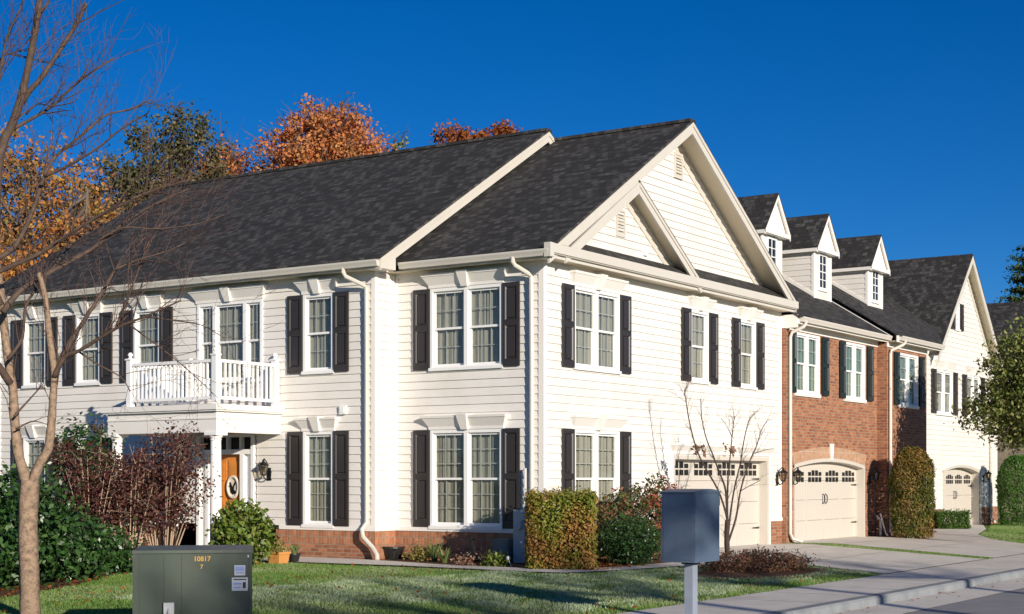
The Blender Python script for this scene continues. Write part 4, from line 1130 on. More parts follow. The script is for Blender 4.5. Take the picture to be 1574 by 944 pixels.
LM['arbgreen'] = leafmat('leaf_arbgreen', [(.045, .13, .018), (.08, .19, .02), (.03, .085, .016)], trans=.15)
LM['boxgreen'] = leafmat('leaf_box', [(.05, .11, .02), (.09, .17, .025), (.03, .07, .015)], trans=.15)
LM['grassy'] = leafmat('leaf_grassy', [(.12, .19, .05), (.22, .27, .09), (.09, .13, .05)], trans=.25)
LM['dried'] = leafmat('leaf_dried', [(.36, .20, .14), (.26, .13, .09), (.42, .30, .20)], trans=.2)
LM['yellowleaf'] = leafmat('leaf_yellow', [(.30, .24, .06), (.22, .20, .05), (.38, .30, .12)], trans=.25)

def lob(px, py, d, rx, rz, ry=None):
    p = at(px, py, d); return (p.x, p.y, p.z, rx, ry or rx, rz)
def gp(px, d):
    p = at(px, HZ, d); return (p.x, p.y, gz(p.y) if p.y > -7 else 0.0)

# -- background trees beyond the long roof
BG = 'autumn trees behind the long roof'
def bgtree(label, d, lobes, ncl, per, lmat, leaf=.30, spread=.55, trunk=.28, tw=0, nl=22, px=None):
    ls = [lob(x, y, d + dz, rx, rz) for x, y, dz, rx, rz in lobes]
    px = px or lobes[0][0]
    b = gp(px, d); b = (b[0], b[1], 0.0)
    z = max(l[2] for l in ls)
    return tree('autumn_tree', label, 'tree', b, (b[0] + .4, b[1] + .3, z), trunk, ls, int(ncl * .95), int(per * 2.3), spread * .78, leaf * .60, lmat, M['barkgrey'], BG, nl, twigs=tw)
bgtree('orange and gold tree behind the bare street tree at the left edge', 66, [(40, 330, 0, 3.1, 3.2), (-60, 300, 1, 3, 4), (90, 400, 0, 2.6, 2.6), (10, 420, -1, 3, 2.5), (60, 265, 0, 1.5, 1.5), (25, 232, 0, .9, 1.0)], 250, 26, LM['goldgreen'], tw=60)
bgtree('orange tree filling the gap left of the olive green tree', 62, [(130, 380, 0, 2.3, 2.2), (60, 470, 0, 3, 2.4), (190, 420, 0, 2.2, 2), (120, 300, 2, 1.5, 1.4)], 210, 26, LM['orange'], tw=50)
bgtree('tall olive green tree rising over the left end of the roof', 70, [(262, 215, 0, 1.7, 1.5), (225, 265, 0, 2.2, 1.7), (300, 240, 0, 1.6, 1.7), (180, 320, 0, 2.3, 2.0), (255, 330, 0, 2.7, 2.2), (150, 370, 0, 1.8, 1.8), (320, 300, 0, 1.4, 1.2), (225, 200, 0, .9, .8), (275, 186, 0, .5, .6), (312, 212, 0, .6, .7), (205, 232, 0, .7, .6)], 330, 24, LM['olive'], spread=.42, tw=60)
bgtree('thin russet tree with bare twigs beside the olive green tree', 74, [(345, 262, 0, 1.3, 1.3), (372, 268, 0, 1.0, 1.2), (320, 280, 0, 1.2, 1.0), (345, 320, 0, 2.0, 1.6)], 150, 20, LM['orangered'], tw=60)
bgtree('broad orange red tree with bare upper twigs above the middle of the roof', 72, [(500, 205, 0, 2.0, 1.35), (460, 225, 0, 1.7, 1.2), (548, 228, 0, 1.5, 1.15), (425, 246, 0, 1.3, 1.0), (575, 258, 0, 1.3, 1.1), (500, 262, 0, 3.0, 1.5), (505, 178, 0, 1.0, .6), (470, 190, 0, .7, .6), (545, 196, 0, .7, .6)], 330, 24, LM['orangered'], spread=.42, tw=80)
bgtree('slender yellow green treetop just above the ridge', 78, [(604, 226, 0, .45, .45), (622, 226, 0, .3, .5), (612, 262, 0, 1.4, 1.0)], 34, 12, LM['yellowolive'], spread=.25, tw=12)
bgtree('rust coloured treetop showing over the ridge near its right end', 76, [(690, 218, 0, 1.0, .65), (735, 222, 0, 1.1, .75), (768, 204, 0, .85, .6), (725, 260, 0, 2.4, 1.4), (700, 204, 0, .5, .35), (781, 200, 0, .4, .35)], 230, 24, LM['rust'], spread=.28)

# -- far woods beyond the lawns behind the houses
n_ = 260
wc = np.stack([RNG.uniform(95, 125, n_), RNG.uniform(-70, 150, n_), RNG.uniform(1, 8.5, n_)], 1)
wp = (wc[:, None, :] + RNG.normal(size=(n_, 70, 3)) * np.array([2.2, 2.2, 1.5])).reshape(-1, 3); wp[:, 2] = np.maximum(wp[:, 2], .1)
v, q = leaf_quads(wp, .9, .7); npmesh('far_woods', v, q, LM['olive'])['kind'] = 'stuff'

# -- pine at the right
d = 84
b = gp(1582, d); pine = thing('pine_tree', 'dark green pine standing behind the distant roof at the right edge', 'tree', (b[0], b[1], 0))
mb = MB(); mb.tube([(b[0], b[1], -.1), (b[0], b[1], 6), (b[0], b[1], 11), (b[0], b[1], 14.2)], [.35, .26, .13, .03], 8)
PT = []
for k in range(17):
    z = 5.2 + k * .57; Lr = 3.5 * (1 - (z - 4.4) / 11.0) + .25
    for j in range(8):
        a = random.uniform(0, 6.28); l = Lr * random.uniform(.6, 1.15)
        e = Vector((b[0] + math.cos(a) * l, b[1] + math.sin(a) * l, z + l * random.uniform(-.02, .18)))
        s = Vector((b[0], b[1], z)); mb.tube([s, s.lerp(e, .5) - Vector((0, 0, .05 * l)), e], [.05, .03, .012], 4, cap=False)
        n = int(150 * l / 2.5)
        f = RNG.uniform(.3, 1.05, size=(n, 1)); pp = np.array(s) + (np.array(e) - np.array(s)) * f
        PT.append(pp + RNG.normal(size=(n, 3)) * np.array([.3, .3, .10]))
mb.build('trunk', M['barkdark'], pine, smooth=True)
v, q = leaf_quads(np.concatenate(PT), .26, .34, .8); npmesh('crown', v, q, LM['pine'], pine)

# -- leafy tree at the right edge
c = Vector((17.7, -4.6, 0)); rt = (c.x, c.y, gz(c.y))
tree('leafy_tree', 'yellowing green street tree with a dense crown at the right edge', 'tree', rt, (c.x, c.y + .05, 4.6), .09,
     [(c.x, c.y, 3.75, 1.75, 1.9, 1.35), (c.x - .3, c.y + .2, 4.8, 1.35, 1.4, 1.0), (c.x + .2, c.y, 5.55, .75, .8, .65), (c.x - .35, c.y + .95, 3.6, 1.1, 1.1, 1.0), (c.x + .5, c.y - .4, 3.1, 1.3, 1.3, 1.0)],
     700, 30, .21, .125, LM['yellowolive'], M['bark'], None, 40, shell=.35, aspect=.5)

# -- bare street tree on the left
TD = 17.5
bt = thing('bare_tree', 'leafless street tree with a forked tan trunk on the left lawn', 'tree', gp(47, TD))
mb = MB(); tw = MB()
trunk = [([(47, 985), (46, 940), (45, 880), (43, 820), (44, 770), (46, 738)], .122, .105)]
main = [([(44, 752), (32, 712), (27, 690), (22, 640), (20, 600), (13, 557), (6, 498), (2, 450), (-6, 400), (-8, 340)], .064, .032),
        ([(47, 752), (60, 715), (74, 690), (79, 650), (81, 620), (83, 572), (76, 517), (70, 461), (60, 420)], .062, .024),
        ([(83, 590), (90, 560), (107, 528), (126, 498), (159, 446), (176, 415)], .034, .012),
        ([(83, 580), (100, 548), (122, 539), (178, 505), (222, 487), (278, 462)], .026, .007),
        ([(178, 505), (192, 470), (207, 431), (220, 395), (230, 368)], .014, .006),
        ([(4, 480), (30, 448), (67, 424), (141, 383), (181, 350), (230, 318), (290, 290)], .03, .007),
        ([(-8, 420), (20, 408), (63, 388), (140, 339), (200, 308), (240, 291), (297, 274), (330, 252)], .026, .006),
        ([(-8, 400), (25, 376), (51, 322), (68, 271), (85, 241), (127, 207), (161, 178), (200, 168), (231, 153)], .024, .006),
        ([(68, 271), (102, 256), (148, 229), (191, 195), (228, 174)], .016, .006),
        ([(-8, 360), (-4, 260), (6, 216), (17, 195), (32, 152), (47, 85), (57, 30), (61, 0), (66, -60), (66, -130)], .046, .022),
        ([(33, 158), (47, 138), (64, 119), (93, 76), (118, 36), (133, 6)], .026, .016),
        ([(20, 198), (48, 183), (80, 163), (119, 127), (150, 105), (175, 89)], .018, .007),
        ([(119, 127), (130, 112), (140, 92)], .010, .006),
        ([(40, 176), (58, 160), (80, 163), (110, 158), (120, 150)], .008, .004),
        ([(62, 20), (72, 8), (84, -20), (90, -60)], .014, .006),
        ([(-6, 175), (-2, 128), (10, 60), (30, 15), (40, -20)], .014, .006),
        ([(-30, 340), (-10, 200), (-2, 100), (18, 82), (44, 78)], .014, .005),
        ([(0, 470), (-30, 400), (-70, 330), (-110, 240), (-140, 150)], .04, .012),
        ([(16, 590), (-20, 540), (-70, 500), (-130, 440), (-180, 360)], .035, .010),
        ([(-70, 330), (-60, 250), (-40, 160), (-30, 60)], .02, .008),
        ([(12, 552), (34, 520), (40, 470), (66, 432), (92, 398), (112, 372)], .018, .006),
        ([(120, 540), (150, 560), (186, 580), (200, 602)], .010, .004),
        ([(150, 370), (190, 350), (240, 352), (300, 345), (345, 330)], .010, .004),
        ([(176, 415), (210, 400), (260, 385), (310, 360)], .010, .004),
        ([(222, 487), (262, 492), (310, 500), (345, 520)], .009, .003),
        ([(200, 500), (240, 530), (285, 565), (335, 612)], .009, .003),
        ([(22, 640), (40, 620), (58, 600), (66, 590)], .012, .004), ([(24, 660), (48, 648), (66, 650)], .010, .004)]
twig_tree(mb, tw, trunk, TD, 0, 0, 0, 0, .01, slope=0)
main = [(a_, r_ * (1.0 if i_ < 2 else 1.35), q_ * 1.25) for i_, (a_, r_, q_) in enumerate(main)]
lb = MB(); twig_tree(mb, tw, main[:2], TD, 4, 3, .7, .4, .0075, slope=.45); twig_tree(lb, tw, main[2:], TD, 8.0, 3, .72, .40, .0085, slope=.45)
mb.build('trunk', M['bark'], bt, smooth=True); lb.build('limbs', M['barklimb'], bt, smooth=True); tw.build('twigs', M['twig'], bt, smooth=False)

# -- unseen bare trees added behind the viewpoint, crowns shaped to shade the near lawn
def veil(x, y, h, label, nb, dens):
    t = thing('bare_tree', label, 'tree', (x, y, 0), 'added bare trees shading the near lawn')
    mb = MB(); tw = MB(); b = Vector((x, y, -.05)); f = Vector((x, y, h * .87))
    mb.tube([b, b.lerp(f, .5), f], [.2, .16, .13], 8)
    for k in range(nb):
        a = 6.283 * k / nb + random.uniform(-.3, .3); rr = random.uniform(.06, .17) * h; e = Vector((x + math.cos(a) * rr * 1.7, y + math.sin(a) * rr, h * random.uniform(.92, 1.0)))
        m = f.lerp(e, .5) + Vector((math.cos(a), math.sin(a), 0)) * rr * .22; ln = [f, f.lerp(m, .5), m, m.lerp(e, .5), e]
        mb.tube(ln, [.1, .075, .055, .035, .012], 5, cap=False)
        for i in range(4):
            for _ in range(dens):
                s_ = ln[i].lerp(ln[i + 1], random.random())
                d_ = ((ln[i + 1] - ln[i]).normalized() + Vector((random.gauss(0, .7), random.gauss(0, .7), random.gauss(.15, .25)))).normalized()
                grow(tw, s_, d_, random.uniform(.6, 1.3), .028, 4, .7, .028, .15)
    mb.build('trunk', M['bark'], t, smooth=True); tw.build('twigs', M['twig'], t)
veil(-27.0, -31.6, 8.4, 'added bare tree shading the lawn, furthest left of the row', 8, 3)
veil(-23.2, -31, 8.7, 'added bare tree shading the lawn, second of the row', 8, 2)
veil(-19.4, -31.4, 8.9, 'added bare tree shading the lawn, middle of the row', 8, 2)
veil(-15.6, -31, 8.6, 'added bare tree shading the lawn, fourth of the row', 8, 2)
veil(-11.8, -31.5, 8.3, 'added bare tree shading the lawn, right end of the row', 8, 2)

# -- small bare tree by the driveway
TD2 = 31.5
st = thing('bare_tree', 'small leafless multi stemmed tree in front of the cream garage door', 'tree', gp(1118, TD2))
mb = MB(); tw = MB()
lim = [([(1118, 876), (1118, 850), (1117, 826), (1118, 800)], .05, .042),
       ([(1118, 812), (1116, 790), (1103, 752), (1080, 712), (1068, 682), (1059, 645), (1054, 614), (1052, 600)], .022, .006),
       ([(1118, 806), (1117, 775), (1114, 748), (1105, 725), (1096, 700), (1086, 675), (1079, 645), (1077, 613)], .024, .006),
       ([(1118, 802), (1118, 770), (1119, 735), (1122, 705), (1125, 672), (1129, 640)], .022, .005),
       ([(1119, 822), (1124, 780), (1130, 745), (1138, 712), (1143, 680), (1150, 650), (1158, 638)], .02, .005),
       ([(1119, 834), (1131, 797), (1138, 755), (1150, 715), (1163, 685), (1170, 662), (1180, 645)], .022, .005),
       ([(1138, 755), (1150, 748), (1168, 739)], .009, .005), ([(1160, 697), (1175, 692), (1190, 689)], .008, .003), ([(1125, 672), (1117, 655), (1108, 642)], .007, .003)]
lim = [(a_, r_ * 1.25, q_ * 1.3) for a_, r_, q_ in lim]
twig_tree(mb, tw, lim, TD2, 6.5, 3, .42, .24, .005, slope=.25)
mb.build('trunk', M['barkdark'], st, smooth=True); tw.build('twigs', M['twig'], st)
cs = []
for x, y in ((1066, 690), (1072, 700), (1078, 690), (1083, 694), (1072, 690), (1116, 690), (1122, 694), (1128, 698)):
    p = at(x, y, TD2); cs.append(np.array(p) + RNG.normal(size=(5, 3)) * .045)
v, q = leaf_quads(np.concatenate(cs), .11, .6, 0); npmesh('leaves', v, q, LM['redbrown'], st)

# -- shrubs and hedges
def box_points(c, hx, hy, z0, z1, n, inset=.12, round_=.0):
    p = RNG.uniform(-1, 1, size=(n, 3))
    face = RNG.integers(0, 3, size=n); s = np.sign(RNG.normal(size=n))
    for k in range(3):
        m = face == k; p[m, k] = s[m] * (1 - np.abs(RNG.normal(size=m.sum())) * inset)
    # soften the corners
    r = np.linalg.norm(p[:, :2], axis=1, keepdims=True); f = np.where(r > 1.22, 1.22 / r, 1); p[:, :2] *= f
    o = p.copy()
    out = np.stack([p[:, 0] * hx + c[0], p[:, 1] * hy + c[1], z0 + (p[:, 2] + 1) / 2 * (z1 - z0)], 1)
    out += RNG.normal(size=out.shape) * .028
    return out, o / (np.linalg.norm(o, axis=1, keepdims=True) + 1e-6)

def hedge(name, label, cat, c, hx, hy, h, n, leaf, lmat, rot=0.0, aspect=.55, inset=.14):
    t = thing(name, label, cat, c)
    p, o = box_points((0, 0), hx, hy, .04, h, n, inset)
    ca, sa = math.cos(rot), math.sin(rot)
    Rm = np.array([[ca, sa, 0], [-sa, ca, 0], [0, 0, 1]])
    p = p @ Rm + np.array([c[0], c[1], c[2]]); o = o @ Rm
    pi = RNG.uniform(-.86, .86, size=(n // 3, 3)) * np.array([hx, hy, h * .5]) + np.array([0, 0, h * .5]); pi = pi @ Rm + np.array(c)
    p = np.concatenate([p, pi]); o = np.concatenate([o, RNG.normal(size=(len(pi), 3))])
    # ragged top shoots
    m = int(n * .05); tp = p[RNG.integers(0, len(p), size=m)].copy(); tp[:, 2] = c[2] + h + np.abs(RNG.normal(size=m)) * .06
    p = np.concatenate([p, tp]); o = np.concatenate([o, np.tile([0, 0, 1.0], (m, 1))])
    v, q = leaf_quads(p, leaf, aspect, .25, out=o, outw=.8)
    npmesh('leaves', v, q, lmat, t)
    mb = MB()
    for k in range(12):
        x, y = random.uniform(-hx, hx) * .6, random.uniform(-hy, hy) * .6
        X, Y = c[0] + x * ca - y * sa, c[1] + x * sa + y * ca
        mb.tube([(X, Y, c[2] - .02), (X + random.uniform(-.1, .1), Y + random.uniform(-.1, .1), c[2] + h * .5), (X + random.uniform(-.2, .2), Y + random.uniform(-.2, .2), c[2] + h * .85)], [.016, .012, .006], 5, cap=False)
    mb.build('stems', M['barkdark'], t)
    return t

hp = gp(862, 27.35)
hedge('clipped_hedge', 'square clipped hedge turning green and orange at the white house corner', 'hedge', hp, .60, .60, 1.30, 15000, .062, LM['hedge'], TH - R(90))
def round_(name, label, px, d, w, h, n, leaf, lm, cat='shrub', group=None, smat=None, stems=8, flat=1.0, **kw):
    c = gp(px, d)
    return bush(name, label, cat, c, [(c[0], c[1], c[2] + h * .5, w / 2, w / 2 * flat, h * .5), (c[0] + .1 * w, c[1], c[2] + h * .35, w * .42, w * .42, h * .35)], n, leaf, lm, smat, group, stems, **kw)
round_('round_shrub', 'low rounded dark green shrub beside the square hedge', 966, 28.4, 1.15, .95, 6500, .055, LM['darkgreen'])
c = gp(985, 30.2)
bush('nandina_shrub', 'tall loose shrub with red tipped leaves below the double window', 'shrub', c,
     [(c[0], c[1], c[2] + .75, .75, .6, .7), (c[0] - .75, c[1] + .1, c[2] + .8, .55, .5, .55), (c[0] + .55, c[1] - .1, c[2] + 1.1, .42, .4, .55), (c[0] - 1.2, c[1] + .1, c[2] + .5, .45, .4, .5)], 5200, .085, LM['mixed'], M['twig'], None, 40, spread=.09)
c = gp(1022, 30.0)
bush('red_berry_shrub', 'upright shrub with bright red leaves showing above the grey mail cabinet', 'shrub', c, [(c[0], c[1], c[2] + 1.3, .30, .3, .40), (c[0], c[1], c[2] + .8, .4, .4, .7)], 420, .08, LM['redtips'], M['twig'], None, 26)
c = gp(1165, 27.5)
bush('low_shrub', 'low spreading reddish brown shrub on the lawn edge behind the mail cabinet', 'shrub', c,
     [(c[0] - .45, c[1] + .35, c[2] + .16, .55, .55, .20), (c[0] + .15, c[1] - .05, c[2] + .17, .6, .55, .22), (c[0] + .6, c[1] - .4, c[2] + .15, .42, .4, .18)], 5200, .05, LM['redbrown'], M['twig'], None, 130, spread=.06, stem_r=.005, shell=.5)
# tall clipped evergreen
def column(name, label, c, r, h, n, leaf, lm, cat='shrub', tip=.5):
    t = thing(name, label, cat, c)
    z = RNG.uniform(0, 1, size=n) ** .9
    prof = np.where(z < .65, .88 + .12 * np.sin(z / .65 * 1.57), np.sqrt(np.clip(1 - ((z - .65) / .36) ** 2, 0, 1)) * 1.0)
    a = RNG.uniform(0, 6.283, size=n); lump = 1 + .05 * np.sin(a * 5 + z * 9) + .04 * np.sin(a * 3 - z * 17)
    rr = r * prof * lump * (1 - np.abs(RNG.normal(size=n)) * .10)
    p = np.stack([c[0] + rr * np.cos(a), c[1] + rr * np.sin(a), c[2] + .04 + z * h], 1) + RNG.normal(size=(n, 3)) * .02
    o = np.stack([np.cos(a), np.sin(a), z * .6], 1)
    v, q = leaf_quads(p, leaf, .38, .6, out=o, outw=.7, droop=-1.2); npmesh('leaves', v, q, lm, t)
    mb = MB(); mb.tube([(c[0], c[1], c[2] - .05), (c[0], c[1], c[2] + h * .5), (c[0], c[1], c[2] + h * .9)], [.06, .045, .012], 7); mb.build('trunk', M['barkdark'], t)
    return t
column('arborvitae', 'tall rounded evergreen turning bronze between the brick townhouses', gp(1402, 41.6), .585, 2.42, 14000, .085, LM['arb'])
column('arborvitae', 'bright green evergreen at the right edge beside the last driveway', gp(1564, 52.3), .66, 2.35, 9000, .09, LM['arbgreen'])
bp = gp(1463, 49.0); hedge('clipped_hedge', 'small low clipped box hedge before the arched garage of the end house', 'hedge', bp, .52, .32, .54, 3600, .06, LM['boxgreen'], TH - R(90))

# left border
RG = None
def big(label, px, d, w, h, n=7600, leaf=.10, lm='darkgreen', **kw):
    return round_('evergreen_shrub', label, px, d, w, h, n, leaf, LM[lm], stems=26, smat=M['barkdark'], spread=.15, shell=.45, **kw)
big('large dark green shrub behind the bare tree trunk', 22, 22.6, 1.8, 1.72)
big('dark green shrub just right of the bare tree trunk', 98, 24.4, 1.4, 1.1, 5000)
big('low dark green shrub at the lawn edge nearest the green cabinet', 158, 26.0, 1.15, .70, 3000, .09)
big('tall green shrub catching sun left of the porch roof', 128, 31.0, 1.35, 2.95, 6000, .10)
big('dark green shrub cut by the left edge of the view', -40, 21.5, 1.6, 1.9, 4200)
def vase(label, px, d, w, h, n, seed):
    random.seed(seed)
    c = gp(px, d)
    t = thing('burgundy_shrub', label, 'shrub', c, 'burgundy shrubs before the porch')
    mb = MB(); pts = []
    for k in range(30):
        a = random.uniform(0, 6.28); rr = random.uniform(.15, 1) * w / 2; zt = h * random.uniform(.62, 1.0) * (1.05 - .25 * (rr / (w / 2)) ** 2)
        e = Vector((c[0] + rr * math.cos(a), c[1] + rr * math.sin(a), c[2] + zt)); b = Vector((c[0] + .14 * math.cos(a), c[1] + .14 * math.sin(a), c[2] - .02))
        m = b.lerp(e, .45) + Vector((0, 0, .10 * zt)); ln = [b, b.lerp(m, .5), m, m.lerp(e, .5) + Vector((0, 0, .05)), e]
        mb.tube(ln, [.017, .015, .011, .008, .003], 5, cap=False)
        for j in range(6):
            s = Vector(ln[2]).lerp(e, random.uniform(-.2, 1)); e2 = s + Vector((random.uniform(-1, 1), random.uniform(-1, 1), random.uniform(-.2, .9))) * .30
            mb.tube([s, s.lerp(e2, .5), e2], [.005, .004, .002], 3, cap=False)
            m_ = max(3, int(n / 180)); f = RNG.uniform(0, 1, size=(m_, 1)); pts.append(np.array(s) + (np.array(e2) - np.array(s)) * f + RNG.normal(size=(m_, 3)) * .10)
    mb.build('stems', M['stempale'], t, smooth=True)
    p = np.concatenate(pts); v, q = leaf_quads(p, .066, .62, .1); npmesh('leaves', v, q, LM['burgundy'], t)
vase('burgundy leaved shrub with pale stems right in front of the porch', 252, 28.6, 1.95, 2.6, 5600, 3)
vase('wider burgundy shrub left of the porch above dark green shrubs', 140, 28.0, 2.0, 2.45, 5800, 5)
vase('small burgundy shrub between the two larger burgundy shrubs', 198, 28.2, 1.4, 2.35, 3200, 9)
random.seed(21)
c = gp(374, 28.6)
bush('leafy_shrub', 'glossy light green shrub in front of the orange door', 'shrub', c, [(c[0], c[1], c[2] + .55, .60, .5, .55), (c[0] - .15, c[1], c[2] + .85, .35, .35, .33)], 3200, .105, LM['limegreen'], M['twig'], None, 16, spread=.09)

# flower bed along the house wall
def tuft(name, label, cat, c, n, h, spread, lm, wid=.02):
    t = thing(name, label, cat, c)
    V = []; Q = []
    for k in range(n):
        a = random.uniform(0, 6.28); l = h * random.uniform(.6, 1.1); s = spread * random.uniform(.3, 1)
        b = Vector(c) + Vector((math.cos(a), math.sin(a), 0)) * .04
        sd = Vector((-math.sin(a), math.cos(a), 0)) * wid
        prev = None
        for i in range(5):
            f = i / 4; p = b + Vector((math.cos(a) * s * f ** 1.5, math.sin(a) * s * f ** 1.5, l * (f - .35 * f * f * (s / h))))
            w_ = sd * (1 - f ** 2)
            V += [tuple(p - w_), tuple(p + w_)]
            if i: o = len(V) - 4; Q.append([o, o + 1, o + 3, o + 2])
    npmesh('leaves', np.array(V), np.array(Q), lm, t)
    return t
def bed(px, y, z=.10):
    r = ray(px, y); k = (z - CAM[2]) / r[2]; return (CAM[0] + k * r[0], CAM[1] + k * r[1], z)
tuft('spiky_plant', 'blue green spiky plant in the middle of the brick wall bed', 'plant', bed(668, 864), 34, .48, .28, LM['grassy'])
tuft('spiky_plant', 'pale green strap leaved plant right of the garden hoop', 'plant', bed(683, 866), 26, .40, .34, LM['grassy'], .022)
tuft('strappy_plant', 'bronze fountain shaped plant beside the grey utility box', 'plant', bed(745, 868), 60, .42, .40, LM['dried'], .014)
for lab, px, y, w, h, lm, n, lf in (('yellow leaved flower clump at the foot of the brick wall', 645, 863, .50, .26, 'yellowleaf', 420, .07),
                               ('green leafy clump nearest the electric meter', 765, 872, .42, .24, 'limegreen', 420, .06),
                               ('leafy green plant standing in the black pot', 622, 852, .34, .55, 'darkgreen', 380, .08),
                               ('rust coloured low plant by the dark pot', 715, 871, .34, .16, 'dried', 260, .05)):
    c = bed(px, y); bush('bed_plant', lab, 'plant', c, [(c[0], c[1], c[2] + h * .55, w / 2, w / 2, h * .5)], n, lf, LM[lm], M['twig'], None, 8, stem_r=.004)
# dried hydrangea heads on stalks
c = bed(612, 853); hy = thing('hydrangea', 'dried pink flower heads on stalks against the white corner', 'plant', c)
mb = MB(); pts = []
for px, y in ((588, 812), (598, 806), (606, 812), (616, 804), (626, 808), (632, 815), (584, 820), (610, 822)):
    d_ = (Vector(c) - Vector(CAM)).dot(Vector((CS, SN, 0))); e = at(px, y, d_ + random.uniform(-.15, .15))
    b = Vector(c) + Vector((random.uniform(-.1, .1), random.uniform(-.1, .1), 0)); mb.tube([b, b.lerp(e, .5) + Vector((0, 0, .06)), e], [.006, .005, .004], 4, cap=False)
    pts.append(np.array(e) + RNG.normal(size=(46, 3)) * .035)
mb.build('stalks', M['twig'], hy); v, q = leaf_quads(np.concatenate(pts), .035, .8); npmesh('flower_heads', v, q, LM['dried'], hy)

# pots and garden pieces
def pot(name, label, c, r0, r1, h, mat, plant=None):
    t = thing(name, label, 'plant pot', c)
    mb = MB(); mb.lathe([(r0, 0), (r1, h * .85), (r1 + .015, h * .86), (r1 + .015, h), (r1 - .015, h), (r1 - .03, h * .9)], c, 18); mb.build('pot', mat, t)
    mb = MB(); mb.lathe([(.001, h * .9), (r1 - .02, h * .905)], c, 14); mb.build('soil', M['mulch'], t)
    return t
c = bed(428, 866); t = thing('planter_box', 'square terracotta planter at the end of the footpath', 'plant pot', c)
mb = MB(); s0, s1 = .125, .155
mb.frustum([(c[0] - s0, c[1] - s0, c[2]), (c[0] + s0, c[1] - s0, c[2]), (c[0] + s0, c[1] + s0, c[2]), (c[0] - s0, c[1] + s0, c[2])], [(c[0] - s1, c[1] - s1, c[2] + .20), (c[0] + s1, c[1] - s1, c[2] + .20), (c[0] + s1, c[1] + s1, c[2] + .20), (c[0] - s1, c[1] + s1, c[2] + .20)])
mb.box(c[0] - s1 - .012, c[0] + s1 + .012, c[1] - s1 - .012, c[1] + s1 + .012, c[2] + .18, c[2] + .22); mb.build('pot', M['terracotta'], t)
bush('potted_flower', 'small yellow green plant growing in the terracotta planter', 'plant', (c[0], c[1], c[2] + .21), [(c[0], c[1], c[2] + .32, .13, .13, .12)], 170, .06, LM['yellowleaf'], M['twig'], None, 6, stem_r=.003)
c = bed(452, 865); pot('plant_pot', 'round charcoal pot next to the terracotta planter', c, .08, .12, .18, M['blackpot'])
tuft('spiky_plant', 'aloe like plant growing in the round charcoal pot', 'plant', (c[0], c[1], c[2] + .16), 20, .26, .16, LM['grassy'], .02)
c = bed(604, 860, .10); pot('plant_pot', 'wide black pot at the foot of the left downpipe', c, .16, .23, .26, M['blackpot'])
c = bed(404, 858); bush('dried_flowers', 'pale pink dried flowers beside the terracotta planter', 'plant', c, [(c[0], c[1], c[2] + .22, .14, .14, .18)], 260, .05, LM['dried'], M['twig'], None, 8, stem_r=.003)
for k, (px, y, r, lab) in enumerate(((646, 860, .24, 'black metal garden hoop left of the spiky plants'), (676, 862, .20, 'black metal garden hoop between the spiky plants'))):
    c = bed(px, y); t = MB()
    pts = [(c[0] - .1 * math.cos(a), c[1] + r * math.cos(a), c[2] + r * 1.6 * math.sin(a)) for a in [math.pi * i / 14 for i in range(15)]]
    t.tube(pts, .014, 6); t.tube([(p[0] + .02, p[1] + .02, c[2] + (p[2] - c[2]) * .8) for p in pts[2:-2]], .009, 5)
    tag(t.build('garden_hoop', M['black'], None, loc=c), lab, 'garden edging', 'black hoops in the flower bed')
c = bed(727, 869); t = thing('bird_ornament', 'dark iron bird ornament standing in the flower bed', 'ornament', c)
mb = MB(); mb.tube([(c[0], c[1] + .24, c[2] + .10), (c[0], c[1] + .14, c[2] + .16), (c[0], c[1], c[2] + .17), (c[0], c[1] - .12, c[2] + .13), (c[0], c[1] - .2, c[2] + .09)], [.02, .075, .095, .07, .015], 9)
mb.tube([(c[0], c[1] - .02, c[2] + .20), (c[0], c[1] + .0, c[2] + .34), (c[0], c[1] + .03, c[2] + .46), (c[0], c[1] - .01, c[2] + .50), (c[0], c[1] - .08, c[2] + .49)], [.05, .028, .026, .036, .006], 8)
mb.tube([(c[0], c[1] + .04, c[2]), (c[0], c[1] + .03, c[2] + .12)], .01, 5); mb.tube([(c[0], c[1] - .05, c[2]), (c[0], c[1] - .04, c[2] + .12)], .01, 5)
mb.build('body', M['black'], t)
c = bed(789, 873); t = thing('path_light', 'small white ball path light leaning on its stake', 'garden light', c)
mb = MB(); mb.tube([(c[0], c[1], c[2] - .02), (c[0] - .02, c[1] + .10, c[2] + .15)], .008, 5); mb.build('stake', M['grey'], t)
mb = MB(); mb.lathe([(.004, -.045), (.032, -.032), (.045, 0), (.032, .032), (.004, .045)], (c[0] - .02, c[1] + .10, c[2] + .17), 12); mb.build('globe', M['white'], t, smooth=True)
# utility boxes on the wall next to the corner
t = thing('electric_meter', 'grey electric meter cabinet with a round dial at the house corner', 'electric meter', (-.1, .40, .09))
mb = MB(); mb.box(-.19, -.035, .29, .55, .12, 1.12); mb.tube([(-.10, .34, 1.12), (-.10, .34, 1.9)], .03, 8); mb.build('cabinet', M['grey'], t)
mb = MB(); mb.tube([(-.19, .42, .82), (-.26, .42, .82)], .085, 16); mb.build('dial', M['grey'], t)
t = thing('utility_box', 'squat grey green utility box left of the electric meter', 'utility box', (-.14, .8, .09))
mb = MB(); mb.box(-.26, -.04, .62, .98, .16, .56); mb.box(-.275, -.26, .64, .96, .18, .54); mb.tube([(-.14, .8, .0), (-.14, .8, .17)], .04, 8); mb.build('box', M['greydark'], t)
